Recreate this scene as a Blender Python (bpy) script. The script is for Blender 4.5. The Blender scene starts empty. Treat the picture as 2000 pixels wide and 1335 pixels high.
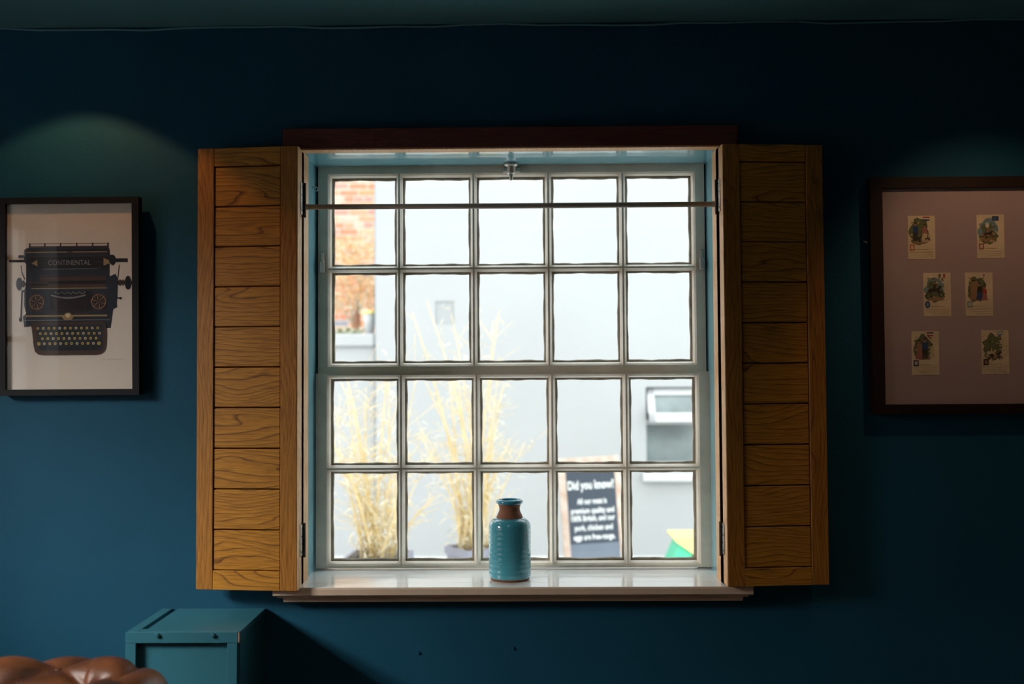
import bpy, math, random
from mathutils import Vector, Matrix
random.seed(7)
S = bpy.context.scene
COL = S.collection
R = math.radians
PI = math.pi

# ------------------------------------------------------------------ camera
F = 2000 * 35 / 36
CAM = Vector((0.0, -2.74, 1.45))
cd = bpy.data.cameras.new('camera'); cam = bpy.data.objects.new('camera', cd); COL.objects.link(cam)
cd.lens = 35; cd.sensor_width = 36; cd.clip_start = 0.05; cd.clip_end = 200
CR = Matrix.Rotation(R(0.7), 3, 'Z') @ Matrix.Rotation(R(90 + 1.9), 3, 'X') @ Matrix.Rotation(R(-0.33), 3, 'Z')
cam.matrix_world = Matrix.Translation(CAM) @ CR.to_4x4()
cd.dof.use_dof = True; cd.dof.focus_distance = 2.85; cd.dof.aperture_fstop = 2.0
S.camera = cam

# ------------------------------------------------------------------ sky and lights
w = bpy.data.worlds.new('overcast'); S.world = w; w.use_nodes = True
nt = w.node_tree; bg = nt.nodes['Background']
tc = nt.nodes.new('ShaderNodeTexCoord'); nz = nt.nodes.new('ShaderNodeTexNoise'); nz.inputs['Scale'].default_value = 2.0
rp = nt.nodes.new('ShaderNodeValToRGB')
rp.color_ramp.elements[0].color = (.86, .93, 1, 1); rp.color_ramp.elements[1].color = (1, 1, 1, 1)
nt.links.new(tc.outputs['Generated'], nz.inputs['Vector']); nt.links.new(nz.outputs['Fac'], rp.inputs['Fac'])
nt.links.new(rp.outputs['Color'], bg.inputs['Color'])
bg.inputs['Strength'].default_value = 3.4

def area_light(name, loc, target, sx, sy, power, col, spread=180):
    l = bpy.data.lights.new(name, 'AREA'); l.shape = 'RECTANGLE'; l.size = sx; l.size_y = sy
    l.energy = power; l.color = col; l.spread = R(spread)
    o = bpy.data.objects.new(name, l); COL.objects.link(o); o.location = loc
    o.rotation_euler = (Vector(target) - Vector(loc)).to_track_quat('-Z', 'Y').to_euler()
    return o
def spot_light(name, loc, target, power, col, size, blend=.25, rad=.02):
    l = bpy.data.lights.new(name, 'SPOT'); l.energy = power; l.color = col
    l.spot_size = R(size); l.spot_blend = blend; l.shadow_soft_size = rad
    o = bpy.data.objects.new(name, l); COL.objects.link(o); o.location = loc
    o.rotation_euler = (Vector(target) - Vector(loc)).to_track_quat('-Z', 'Y').to_euler()
    return o
# bright patch of sky seen down through the window in the left wall
area_light('side_daylight', (-3.35, -1.75, 2.55), (-1.0, 0, 0.9), 0.8, 0.8, 50, (1, .93, .86), 66)
WARM = (1, .47, .17)
spot_light('picture_spot_a', (-1.215, -0.25, 2.37), (-1.215, -0.25, 0), 5.5, WARM, 106, .12)
spot_light('picture_spot_b', (1.19, -0.60, 2.36), (1.30, 0, 1.42), 8.0, (1, .58, .32), 72, .7)
# unseen warm fill, added to brighten the room side of the window
spot_light('warm_fill', (-0.2, -1.7, 2.3), (-0.2, -1.9, 0.0), 12, (1, .78, .58), 130, .6, .08)

S.view_settings.view_transform = 'Standard'; S.view_settings.look = 'None'
S.view_settings.exposure = 0.0; S.view_settings.gamma = 1; S.view_settings.use_curve_mapping = False

# ------------------------------------------------------------------ materials
def new_mat(name):
    m = bpy.data.materials.new(name); m.use_nodes = True
    return m, m.node_tree, m.node_tree.nodes['Principled BSDF']
def N(t, kind, **kw):
    n = t.nodes.new(kind)
    for k, v in kw.items():
        if k in n.inputs: n.inputs[k].default_value = v
        else: setattr(n, k, v)
    return n
def paint(name, c, rough=.6, var=.12, scale=6, bump=0, bscale=300, metal=0, spec=.5, coat=0, c2=None, rnd=0):
    m, t, p = new_mat(name)
    p.inputs['Roughness'].default_value = rough; p.inputs['Metallic'].default_value = metal
    p.inputs['Specular IOR Level'].default_value = spec
    p.inputs['Coat Weight'].default_value = coat; p.inputs['Coat Roughness'].default_value = .08
    co = N(t, 'ShaderNodeTexCoord')
    n = N(t, 'ShaderNodeTexNoise', Scale=scale, Detail=5.0)
    t.links.new(co.outputs['Object'], n.inputs['Vector'])
    r = N(t, 'ShaderNodeValToRGB'); e = r.color_ramp.elements
    e[0].position = .3; e[1].position = .7
    a = c; b = c2 if c2 else tuple(min(1, x * (1 + var)) for x in c)
    if not c2: a = tuple(x * (1 - var) for x in c)
    e[0].color = (*a, 1); e[1].color = (*b, 1)
    t.links.new(n.outputs['Fac'], r.inputs['Fac']); t.links.new(r.outputs['Color'], p.inputs['Base Color'])
    if bump:
        n2 = N(t, 'ShaderNodeTexNoise', Scale=bscale, Detail=3.0)
        bp = N(t, 'ShaderNodeBump', Strength=bump, Distance=.002)
        t.links.new(co.outputs['Object'], n2.inputs['Vector'])
        t.links.new(n2.outputs['Fac'], bp.inputs['Height']); t.links.new(bp.outputs['Normal'], p.inputs['Normal'])
    return m
def oak(name, axis, dark, light, rough=.42):
    """open grained oak; axis 0 = grain along local x, 2 = along local z"""
    m, t, p = new_mat(name)
    p.inputs['Roughness'].default_value = rough
    co = N(t, 'ShaderNodeTexCoord'); oi = N(t, 'ShaderNodeObjectInfo')
    ad = N(t, 'ShaderNodeVectorMath', operation='MULTIPLY_ADD')
    mu = N(t, 'ShaderNodeVectorMath', operation='SCALE'); mu.inputs['Scale'].default_value = 9.0
    cmb = N(t, 'ShaderNodeCombineXYZ')
    for k in 'XYZ': t.links.new(oi.outputs['Random'], cmb.inputs[k])
    t.links.new(cmb.outputs[0], mu.inputs[0])
    add = N(t, 'ShaderNodeVectorMath', operation='ADD')
    t.links.new(co.outputs['Object'], add.inputs[0]); t.links.new(mu.outputs[0], add.inputs[1])
    def scaled(v):
        q = N(t, 'ShaderNodeVectorMath', operation='MULTIPLY'); q.inputs[1].default_value = v
        t.links.new(add.outputs[0], q.inputs[0]); return q
    lo = 2.2; hi = 9.0
    s1 = scaled((lo, hi, hi) if axis == 0 else (hi, hi, lo))
    n1 = N(t, 'ShaderNodeTexNoise', Scale=1.0, Detail=1.5, Distortion=.4); t.links.new(s1.outputs[0], n1.inputs['Vector'])
    sp = N(t, 'ShaderNodeSeparateXYZ'); t.links.new(add.outputs[0], sp.inputs[0])
    k1 = N(t, 'ShaderNodeMath', operation='MULTIPLY'); k1.inputs[1].default_value = 75.0
    t.links.new(sp.outputs['Z' if axis == 0 else 'X'], k1.inputs[0])
    k2 = N(t, 'ShaderNodeMath', operation='MULTIPLY_ADD'); k2.inputs[1].default_value = 13.0
    t.links.new(n1.outputs['Fac'], k2.inputs[0]); t.links.new(k1.outputs[0], k2.inputs[2])
    fr = N(t, 'ShaderNodeMath', operation='FRACT'); t.links.new(k2.outputs[0], fr.inputs[0])
    r = N(t, 'ShaderNodeValToRGB'); e = r.color_ramp.elements
    e[0].position = 0; e[0].color = (*dark, 1); e[1].position = 1; e[1].color = (*[a * .75 + b * .25 for a, b in zip(light, dark)], 1)
    x = e.new(.22); x.color = (*light, 1)
    t.links.new(fr.outputs[0], r.inputs['Fac'])
    s2 = scaled((18, 400, 400) if axis == 0 else (400, 400, 18))
    n2 = N(t, 'ShaderNodeTexNoise', Scale=1.0, Detail=2.0); t.links.new(s2.outputs[0], n2.inputs['Vector'])
    r2 = N(t, 'ShaderNodeValToRGB'); r2.color_ramp.elements[0].position = .35; r2.color_ramp.elements[1].position = .55
    r2.color_ramp.elements[0].color = (.55, .5, .45, 1); r2.color_ramp.elements[1].color = (1, 1, 1, 1)
    t.links.new(n2.outputs['Fac'], r2.inputs['Fac'])
    mx = N(t, 'ShaderNodeMix', data_type='RGBA', blend_type='MULTIPLY'); mx.inputs[0].default_value = .8
    t.links.new(r.outputs['Color'], mx.inputs[6]); t.links.new(r2.outputs['Color'], mx.inputs[7])
    t.links.new(mx.outputs[2], p.inputs['Base Color'])
    bp = N(t, 'ShaderNodeBump', Strength=.25, Distance=.001)
    t.links.new(r.outputs['Color'], bp.inputs['Height']); t.links.new(bp.outputs['Normal'], p.inputs['Normal'])
    return m
def glass_mat(name, tint=(.97, .99, .98), rough=0.0, dirt=0.0, f0=.035):
    m = bpy.data.materials.new(name); m.use_nodes = True; t = m.node_tree; t.nodes.clear()
    out = N(t, 'ShaderNodeOutputMaterial'); tr = N(t, 'ShaderNodeBsdfTransparent'); tr.inputs[0].default_value = (*tint, 1)
    gl = N(t, 'ShaderNodeBsdfGlossy'); gl.inputs['Roughness'].default_value = rough
    lw = N(t, 'ShaderNodeLayerWeight'); pw = N(t, 'ShaderNodeMath', operation='POWER'); pw.inputs[1].default_value = 5.0
    t.links.new(lw.outputs['Facing'], pw.inputs[0])     # Schlick reflectance, the same from both sides of the thin sheet
    fr = N(t, 'ShaderNodeMath', operation='MULTIPLY_ADD'); fr.inputs[1].default_value = .96; fr.inputs[2].default_value = f0
    t.links.new(pw.outputs[0], fr.inputs[0])
    mx = N(t, 'ShaderNodeMixShader'); t.links.new(fr.outputs[0], mx.inputs[0])
    t.links.new(tr.outputs[0], mx.inputs[1]); t.links.new(gl.outputs[0], mx.inputs[2])
    last = mx
    if dirt:
        co = N(t, 'ShaderNodeTexCoord')
        v = N(t, 'ShaderNodeTexVoronoi', Scale=110.0); t.links.new(co.outputs['Object'], v.inputs['Vector'])
        n = N(t, 'ShaderNodeTexNoise', Scale=9.0); t.links.new(co.outputs['Object'], n.inputs['Vector'])
        q = N(t, 'ShaderNodeMath', operation='MULTIPLY_ADD'); q.inputs[1].default_value = .16; q.inputs[2].default_value = -.045
        t.links.new(n.outputs['Fac'], q.inputs[0])
        lt = N(t, 'ShaderNodeMath', operation='LESS_THAN'); t.links.new(v.outputs['Distance'], lt.inputs[0]); t.links.new(q.outputs[0], lt.inputs[1])
        k = N(t, 'ShaderNodeMath', operation='MULTIPLY'); k.inputs[1].default_value = dirt; t.links.new(lt.outputs[0], k.inputs[0])
        df = N(t, 'ShaderNodeBsdfDiffuse'); df.inputs[0].default_value = (.8, .8, .78, 1)
        m2 = N(t, 'ShaderNodeMixShader'); t.links.new(k.outputs[0], m2.inputs[0])
        t.links.new(mx.outputs[0], m2.inputs[1]); t.links.new(df.outputs[0], m2.inputs[2]); last = m2
    t.links.new(last.outputs[0], out.inputs[0])
    return m
def random_ramp(name, cols, rough=.85, bump=.4, noise=.25):
    m, t, p = new_mat(name); p.inputs['Roughness'].default_value = rough
    oi = N(t, 'ShaderNodeObjectInfo'); co = N(t, 'ShaderNodeTexCoord')
    r = N(t, 'ShaderNodeValToRGB'); r.color_ramp.interpolation = 'CONSTANT'
    e = r.color_ramp.elements; e[0].position = 0; e[0].color = (*cols[0], 1); e[1].position = 1 / len(cols); e[1].color = (*cols[1], 1)
    for i, c in enumerate(cols[2:], 2): x = e.new(i / len(cols)); x.color = (*c, 1)
    t.links.new(oi.outputs['Random'], r.inputs['Fac'])
    n = N(t, 'ShaderNodeTexNoise', Scale=14.0, Detail=4.0); t.links.new(co.outputs['Object'], n.inputs['Vector'])
    mr = N(t, 'ShaderNodeMapRange'); mr.inputs[3].default_value = 1 - noise; mr.inputs[4].default_value = 1 + noise
    t.links.new(n.outputs['Fac'], mr.inputs[0])
    mx = N(t, 'ShaderNodeVectorMath', operation='SCALE'); t.links.new(r.outputs['Color'], mx.inputs[0]); t.links.new(mr.outputs[0], mx.inputs['Scale'])
    t.links.new(mx.outputs[0], p.inputs['Base Color'])
    return m

M = {}
M['wall'] = paint('blue_wall_paint', (.009, .076, .135), .6, .10, 2.5, bump=.5, bscale=140, spec=.15)
M['ceiling'] = paint('ceiling_paint', (.10, .30, .35), .7, .1, 2, bump=.15)
M['dark_room'] = paint('dark_room_paint', (.40, .40, .38), .8, .1, 2)
M['floor'] = paint('floor_boards', (.26, .20, .15), .5, .3, 4)
M['oak_h'] = oak('oak_grain_horizontal', 0, (.13, .045, .010), (.54, .25, .028))
M['oak_v'] = oak('oak_grain_vertical', 2, (.20, .08, .018), (.45, .20, .028))
M['oak_lit_edge'] = oak('oak_lit_edge_grain', 2, (.78, .40, .16), (.92, .56, .28), .5)  # paler oak: window light on the edges is put into the colour
M['mahogany'] = oak('stained_header_wood', 0, (.09, .022, .018), (.15, .038, .030), .5)
M['blue_gloss'] = paint('pale_blue_gloss', (.25, .60, .72), .15, .06, 5, bump=.06, bscale=90, coat=.9)
M['white_gloss'] = paint('white_gloss_paint', (.90, .90, .88), .2, .03, 5, bump=.05, bscale=60, coat=.5)
M['sill_front_shaded'] = paint('sill_front_warm_tone', (.64, .50, .38), .45, .08, 9, bump=.15, bscale=60)  # warm room light on the sill's front is put into this colour
M['sash'] = paint('old_sash_paint', (.82, .74, .62), .42, .10, 14, bump=.6, bscale=60)
M['putty'] = paint('weathered_putty', (.32, .27, .20), .75, .25, 30, bump=.9, bscale=80)
M['gap'] = paint('gap_shade', (.01, .02, .03), .8)  # near-black: the shade in the gap round the sashes, as colour
M['glass'] = glass_mat('old_window_glass', dirt=.45)
M['glass_clear'] = glass_mat('picture_glass', (.98, .98, .98), f0=.055)
M['steel'] = paint('brushed_steel', (.55, .55, .52), .35, .1, 20, metal=.9)
M['dark_metal'] = paint('dark_hinge_metal', (.07, .05, .045), .45, .2, 20, metal=.7)
M['rod'] = paint('painted_rod', (.42, .38, .34), .4, .06, 12)
M['glaze'] = paint('turquoise_glaze', (.055, .33, .45), .13, .18, 8, coat=.7, c2=(.11, .46, .58))
M['glaze_rim'] = paint('blue_rim_glaze', (.04, .30, .46), .15, .1, 12, coat=.6)
M['terracotta'] = paint('bare_terracotta', (.26, .105, .055), .7, .18, 16, bump=.3)
M['box'] = paint('blue_box_paint', (.030, .15, .205), .38, .08, 5, bump=.25, bscale=160)
M['black_frame'] = paint('black_frame_lacquer', (.008, .009, .012), .6, .1, 10, spec=.2)
M['brown_frame'] = paint('dark_brown_frame', (.016, .008, .006), .5, .2, 14, spec=.25)
M['paper'] = paint('poster_paper', (.84, .77, .68), .8, .03, 3)
M['mount'] = paint('mauve_mount_board', (.46, .36, .36), .85, .05, 3)
M['card'] = paint('aged_card', (.78, .68, .46), .8, .10, 25)
M['render'] = paint('white_render', (.445, .46, .462), .85, .025, 1.2, bump=.3, bscale=30)
M['upvc'] = paint('white_plastic_frame', (.60, .61, .61), .3, .02, 3)
M['paving'] = paint('pale_paving', (.60, .60, .60), .85, .07, 1.5)
M['brick'] = random_ramp('old_bricks', [(.72, .27, .16), (.80, .36, .22), (.70, .30, .24), (.82, .45, .28), (.34, .34, .38), (.76, .34, .17), (.80, .50, .40)])
M['mortar'] = paint('lime_mortar', (.84, .78, .68), .9, .1, 12)
M['winglass'] = paint('grey_window_glass', (.22, .26, .26), .08, .35, 3)
M['vent'] = paint('vent_shadow', (.30, .32, .33), .9)
M['planter'] = paint('grey_planter', (.25, .25, .30), .6, .08, 6)
M['soil'] = paint('dark_soil', (.10, .08, .06), .9, .3, 40)
M['cane'] = paint('yellow_cane', (.80, .62, .30), .55, .2, 10)
M['leaf'] = paint('hazed_leaf', (.72, .60, .36), .7, .3, 5, c2=(.74, .70, .58))  # overexposure and glass haze are put into the pale leaf colour
M['leaf_green'] = paint('olive_leaf', (.60, .60, .46), .7, .2, 5)
M['bush'] = paint('russet_leaf', (.66, .36, .14), .8, .3, 4, c2=(.92, .66, .40))
M['trunk'] = paint('brown_trunk', (.40, .20, .12), .9, .3, 14)
M['slate'] = paint('chalkboard', (.050, .066, .090), .55, .1, 4)
M['slate2'] = paint('chalkboard_kick', (.17, .20, .25), .6, .1, 4)
M['chalk'] = paint('chalk_lettering', (.9, .92, .9), .8, .02, 4)
M['aframe'] = paint('worn_sign_wood', (.50, .33, .24), .7, .2, 12, c2=(.72, .62, .54))
M['yellow'] = paint('yellow_plastic', (.95, .80, .30), .5, .04, 4)
M['green'] = paint('green_plastic', (.10, .62, .38), .5, .1, 4)
M['pink'] = paint('raw_plywood', (.70, .42, .33), .7)
def flat(name, c): M[name] = paint(name, c, .8, .06, 30)
for nm, c in dict(ink_black=(.012, .014, .022), ink_navy=(.020, .030, .050), ink_brown=(.075, .042, .034), ink_grey=(.22, .22, .22),
                  ink_gold=(.38, .27, .13), ink_cream=(.66, .58, .36), ink_yellow=(.62, .46, .10), ink_green=(.14, .18, .07),
                  ink_sky=(.20, .34, .38), ink_red=(.50, .06, .03), ink_blue=(.03, .07, .22), ink_tan=(.36, .22, .11),
                  ink_white=(.75, .72, .62), ink_dark=(.04, .035, .03), ink_orange=(.62, .20, .09), ink_rose=(.42, .16, .14)).items(): flat(nm, c)
# leather
m, t, p = new_mat('worn_brown_leather'); p.inputs['Roughness'].default_value = .42
co = N(t, 'ShaderNodeTexCoord'); n1 = N(t, 'ShaderNodeTexNoise', Scale=7.0, Detail=6.0); t.links.new(co.outputs['Object'], n1.inputs['Vector'])
r = N(t, 'ShaderNodeValToRGB'); e = r.color_ramp.elements
e[0].position = .35; e[0].color = (.022, .007, .004, 1); e[1].position = .68; e[1].color = (.22, .075, .026, 1)
t.links.new(n1.outputs['Fac'], r.inputs['Fac']); t.links.new(r.outputs['Color'], p.inputs['Base Color'])
n2 = N(t, 'ShaderNodeTexVoronoi', Scale=260.0); t.links.new(co.outputs['Object'], n2.inputs['Vector'])
bp = N(t, 'ShaderNodeBump', Strength=.22, Distance=.0015); t.links.new(n2.outputs['Distance'], bp.inputs['Height']); t.links.new(bp.outputs['Normal'], p.inputs['Normal'])
M['leather'] = m

# ------------------------------------------------------------------ helpers
def at(px, py, Y):
    d = CR @ Vector(((px - 1000) / F, -(py - 667.5) / F, -1))
    return CAM + d * ((Y - CAM.y) / d.y)
def ax(px, Y, py=715): return at(px, py, Y).x
def az(py, Y, px=1000): return at(px, py, Y).z

class MB:
    def __init__(s): s.v = []; s.f = []; s.mi = []; s.mats = []; s.sm = []
    def mat(s, m):
        if m not in s.mats: s.mats.append(m)
        return s.mats.index(m)
    def add(s, vs, fs, m=None, smooth=False):
        b = len(s.v); s.v += [tuple(v) for v in vs]; k = s.mat(m) if m else 0
        for f in fs: s.f.append([b + i for i in f]); s.mi.append(k); s.sm.append(smooth)
        return s
    def box(s, x0, x1, y0, y1, z0, z1, m=None, bev=0.0):
        if x1 < x0: x0, x1 = x1, x0
        if y1 < y0: y0, y1 = y1, y0
        if z1 < z0: z0, z1 = z1, z0
        if bev <= 0:
            vs = [(x, y, z) for x in (x0, x1) for y in (y0, y1) for z in (z0, z1)]
            return s.add(vs, [(0, 1, 3, 2), (4, 6, 7, 5), (0, 4, 5, 1), (2, 3, 7, 6), (0, 2, 6, 4), (1, 5, 7, 3)], m)
        b = min(bev, (x1 - x0) / 2.1, (y1 - y0) / 2.1, (z1 - z0) / 2.1)
        # chamfered box: 24 verts
        vs = []; idx = {}
        X = (x0, x1); Y = (y0, y1); Z = (z0, z1)
        for i in (0, 1):
            for j in (0, 1):
                for k in (0, 1):
                    sx = b if i == 0 else -b; sy = b if j == 0 else -b; sz = b if k == 0 else -b
                    idx[(i, j, k, 0)] = len(vs); vs.append((X[i], Y[j] + sy, Z[k] + sz))
                    idx[(i, j, k, 1)] = len(vs); vs.append((X[i] + sx, Y[j], Z[k] + sz))
                    idx[(i, j, k, 2)] = len(vs); vs.append((X[i] + sx, Y[j] + sy, Z[k]))
        g = lambda i, j, k, a: idx[(i, j, k, a)]
        fs = []
        for i in (0, 1): fs.append([g(i, 0, 0, 0), g(i, 1, 0, 0), g(i, 1, 1, 0), g(i, 0, 1, 0)])
        for j in (0, 1): fs.append([g(0, j, 0, 1), g(1, j, 0, 1), g(1, j, 1, 1), g(0, j, 1, 1)])
        for k in (0, 1): fs.append([g(0, 0, k, 2), g(1, 0, k, 2), g(1, 1, k, 2), g(0, 1, k, 2)])
        for i in (0, 1):
            for j in (0, 1): fs.append([g(i, j, 0, 0), g(i, j, 1, 0), g(i, j, 1, 1), g(i, j, 0, 1)])
        for i in (0, 1):
            for k in (0, 1): fs.append([g(i, 0, k, 0), g(i, 1, k, 0), g(i, 1, k, 2), g(i, 0, k, 2)])
        for j in (0, 1):
            for k in (0, 1): fs.append([g(0, j, k, 1), g(1, j, k, 1), g(1, j, k, 2), g(0, j, k, 2)])
        for i in (0, 1):
            for j in (0, 1):
                for k in (0, 1): fs.append([g(i, j, k, 0), g(i, j, k, 1), g(i, j, k, 2)])
        return s.add(vs, fs, m)
    def tube(s, pts, rad, m=None, n=10, caps=True, smooth=True):
        pts = [Vector(p) for p in pts]
        if not isinstance(rad, (list, tuple)): rad = [rad] * len(pts)
        vs = []; fs = []
        up = Vector((0, 0, 1))
        for i, p_ in enumerate(pts):
            d = (pts[min(i + 1, len(pts) - 1)] - pts[max(i - 1, 0)]).normalized()
            a = d.cross(up)
            if a.length < .05: a = d.cross(Vector((1, 0, 0)))
            a.normalize(); b = d.cross(a)
            for k in range(n):
                th = 2 * PI * k / n; vs.append(p_ + (a * math.cos(th) + b * math.sin(th)) * rad[i])
        for i in range(len(pts) - 1):
            for k in range(n): fs.append((i * n + k, i * n + (k + 1) % n, (i + 1) * n + (k + 1) % n, (i + 1) * n + k))
        s.add(vs, fs, m, smooth)
        if caps:
            b = len(s.v) - len(vs); k = s.mat(m) if m else 0
            s.f.append([b + i for i in range(n)]); s.mi.append(k); s.sm.append(False)
            s.f.append([b + (len(pts) - 1) * n + i for i in range(n)]); s.mi.append(k); s.sm.append(False)
        return s
    def lathe(s, prof, c=(0, 0, 0), m=None, n=64, smooth=True, close=False):
        vs = []; fs = []
        for r_, z in prof:
            for k in range(n):
                th = 2 * PI * k / n; vs.append((c[0] + r_ * math.cos(th), c[1] + r_ * math.sin(th), c[2] + z))
        for i in range(len(prof) - 1):
            for k in range(n): fs.append((i * n + k, i * n + (k + 1) % n, (i + 1) * n + (k + 1) % n, (i + 1) * n + k))
        s.add(vs, fs, m, smooth)
        if close:
            b = len(s.v) - len(vs); q = s.mat(m) if m else 0
            s.f.append([b + i for i in range(n)]); s.mi.append(q); s.sm.append(False)
            s.f.append([b + (len(prof) - 1) * n + i for i in range(n)]); s.mi.append(q); s.sm.append(False)
        return s
    def prism(s, sec, a, b, axis, m=None, smooth=False):
        """extrude a 2-D section along an axis from a to b. axis x: sec=(y,z); axis z: sec=(x,y); axis y: sec=(x,z)"""
        mk = {'x': lambda t, p: (t, p[0], p[1]), 'z': lambda t, p: (p[0], p[1], t), 'y': lambda t, p: (p[0], t, p[1])}[axis]
        n = len(sec); vs = [mk(a, p) for p in sec] + [mk(b, p) for p in sec]
        fs = [(i, (i + 1) % n, n + (i + 1) % n, n + i) for i in range(n)] + [list(range(n)), list(range(n, 2 * n))]
        return s.add(vs, fs, m, smooth)
    def build(s, name, m=None, parent=None, origin=None):
        me = bpy.data.meshes.new(name)
        o3 = Vector(origin) if origin is not None else Vector((0, 0, 0))
        me.from_pydata([tuple(Vector(v) - o3) for v in s.v], [], s.f)
        mats = [x for x in s.mats if x is not None]
        if mats:
            for x in mats: me.materials.append(x)
            for p_, k in zip(me.polygons, s.mi): p_.material_index = k
        else: me.materials.append(m)
        for p_, q in zip(me.polygons, s.sm): p_.use_smooth = q
        import bmesh
        bm = bmesh.new(); bm.from_mesh(me); bmesh.ops.recalc_face_normals(bm, faces=bm.faces); bm.to_mesh(me); bm.free()
        o = bpy.data.objects.new(name, me); COL.objects.link(o); o.location = o3
        if parent: o.parent = parent; o.matrix_parent_inverse = parent_inv(parent)
        return o
def world_of(o):
    mw = o.matrix_basis.copy()
    if o.parent: mw = world_of(o.parent) @ o.matrix_parent_inverse @ mw
    return mw
def parent_inv(p_): return world_of(p_).inverted()
def tag(o, label=None, cat=None, group=None, kind=None):
    if label: o['label'] = label
    if cat: o['category'] = cat
    if group: o['group'] = group
    if kind: o['kind'] = kind
    return o
def empty(name, loc, rot=(0, 0, 0)):
    o = bpy.data.objects.new(name, None); COL.objects.link(o); o.location = loc; o.rotation_euler = rot
    o.empty_display_size = .05
    return o
def local_part(mb, name, m, parent, loc=(0, 0, 0), mesh=None):
    """mesh in parent-local coordinates"""
    if mesh is None:
        o = mb.build(name, m)
    else:
        o = bpy.data.objects.new(name, mesh); COL.objects.link(o)
    o.location = loc; o.parent = parent
    return o

def text_polys(body, width, height, bold=0.0):
    cu = bpy.data.curves.new('lettering', 'FONT'); cu.body = body; cu.size = 1; cu.offset = bold; cu.resolution_u = 3
    cu.align_x = 'CENTER'
    o = bpy.data.objects.new('lettering', cu); COL.objects.link(o)
    dg = bpy.context.evaluated_depsgraph_get(); dg.update()
    me = bpy.data.meshes.new_from_object(o.evaluated_get(dg))
    vs = [v.co.copy() for v in me.vertices]; fs = [list(p_.vertices) for p_ in me.polygons]
    bpy.data.objects.remove(o); bpy.data.curves.remove(cu); bpy.data.meshes.remove(me)
    x0 = min(v.x for v in vs); x1 = max(v.x for v in vs)
    kx = width / (x1 - x0); ky = height / .73 if height else kx
    return [((v.x - (x0 + x1) / 2) * kx, v.y * ky) for v in vs], fs

# ------------------------------------------------------------------ the room
XL, XR = -2.4, 3.0; YB = -5.6; ZC = az(46, 0)
ox0, ox1 = ax(601, .105), ax(1397, .105)           # blue reveal planes
zs = az(1110, .19)                                   # sill top
zt = az(290, 0.0)                                    # soffit
print('opening', ox0, ox1, zs, zt, 'ceiling', ZC)
WT = .26
def struct(o): o['kind'] = 'structure'; return o
b = MB()
T = 2.65
b.box(XL - .3, ox0, 0, WT, 0, T); b.box(ox1, XR + .3, 0, WT, 0, T); b.box(ox0, ox1, 0, WT, 0, zs - .03); b.box(ox0, ox1, 0, WT, zt, T)
struct(b.build('wall_front', M['wall']))
wy0, wy1, wz0, wz1 = -2.42, -.82, .35, 2.17
b = MB(); b.box(XL - .3, XL, YB - .3, wy0, 0, T); b.box(XL - .3, XL, wy1, 0, 0, T); b.box(XL - .3, XL, wy0, wy1, 0, wz0); b.box(XL - .3, XL, wy0, wy1, wz1, T)
struct(b.build('wall_left', M['dark_room']))
struct(MB().box(XR, XR + .3, YB - .3, 0, 0, T).build('wall_right', M['dark_room']))
struct(MB().box(XL, XR, YB - .3, YB, 0, T).build('wall_back', M['dark_room']))
struct(MB().box(XL - .3, XR + .3, YB - .3, 0, ZC, T).build('ceiling', M['ceiling']))
struct(MB().box(XL - .3, XR + .3, YB - .3, WT, -.2, 0).build('floor', M['floor']))
# slightly wavy caulk line where wall meets ceiling
b = MB(); pts = [(XL + .05 + i * .1, -.004 - .002 * math.sin(i * 1.7), ZC - .006 + .003 * math.sin(i * .9) + .002 * math.sin(i * 2.3)) for i in range(53)]
b.tube(pts, .003, n=6); struct(b.build('trim_1', M['ceiling']))

# window in the left wall (seen in the picture glass)
w2 = struct(empty('window_2', (XL - .15, (wy0 + wy1) / 2, wz0)))
b = MB(); xa, xb = XL - .19, XL - .13
for y_ in (wy0, wy1 - .07): b.box(xa, xb, y_, y_ + .07, wz0, wz1)
for z_ in (wz0, wz1 - .07): b.box(xa, xb, wy0, wy1, z_, z_ + .07)
for k in range(1, 4): yy = wy0 + k * (wy1 - wy0) / 4; b.box(xa + .01, xb - .01, yy - (.045 if k == 2 else .012), yy + (.045 if k == 2 else .012), wz0, wz1)
for z_ in (.95, 1.55, 1.95): b.box(xa + .01, xb - .01, wy0, wy1, z_ - .016, z_ + .016)
b.build('window_frame', M['upvc'], w2)
MB().box(XL - .165, XL - .16, wy0 + .02, wy1 - .02, wz0 + .02, wz1 - .02).build('pane', M['glass_clear'], w2)

# ------------------------------------------------------------------ main window
W1 = struct(empty('window_1', ((ox0 + ox1) / 2, .2, zs)))
# lining of the reveal
b = MB(); t_ = .004
b.box(ox0, ox0 + t_, 0.0, .235, zs, zt); b.box(ox1 - t_, ox1, 0.0, .235, zs, zt); b.box(ox0, ox1, 0.0, .235, zt - t_, zt)
b.build('reveal_lining', M['blue_gloss'], W1)
# sill board with moulded front
xs0, xs1 = ax(533, -.06, 1155), ax(1471, -.06, 1155)
b = MB(); b.box(ox0 + .001, ox1 - .001, -.0, .235, zs - .03, zs)
b.build('sill_board', M['white_gloss'], W1)
b = MB()
zf = zs
b.box(xs0, xs1, -.062, -.001, zf - .0015, zf, M['white_gloss'])
b.prism([(-.001, zf - .0015), (-.062, zf - .0015), (-.064, zf - .005), (-.064, zf - .020), (-.058, zf - .024), (-.001, zf - .024)], xs0, xs1, 'x', M['sill_front_shaded'])
b.prism([(-.001, zf - .024), (-.050, zf - .024), (-.050, zf - .029), (-.046, zf - .031), (-.001, zf - .031)], xs0 + .010, xs1 - .010, 'x', M['sill_front_shaded'])
b.prism([(-.001, zf - .031), (-.038, zf - .031), (-.034, zf - .044), (-.001, zf - .044)], xs0 + .022, xs1 - .022, 'x', M['sill_front_shaded'])
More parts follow.
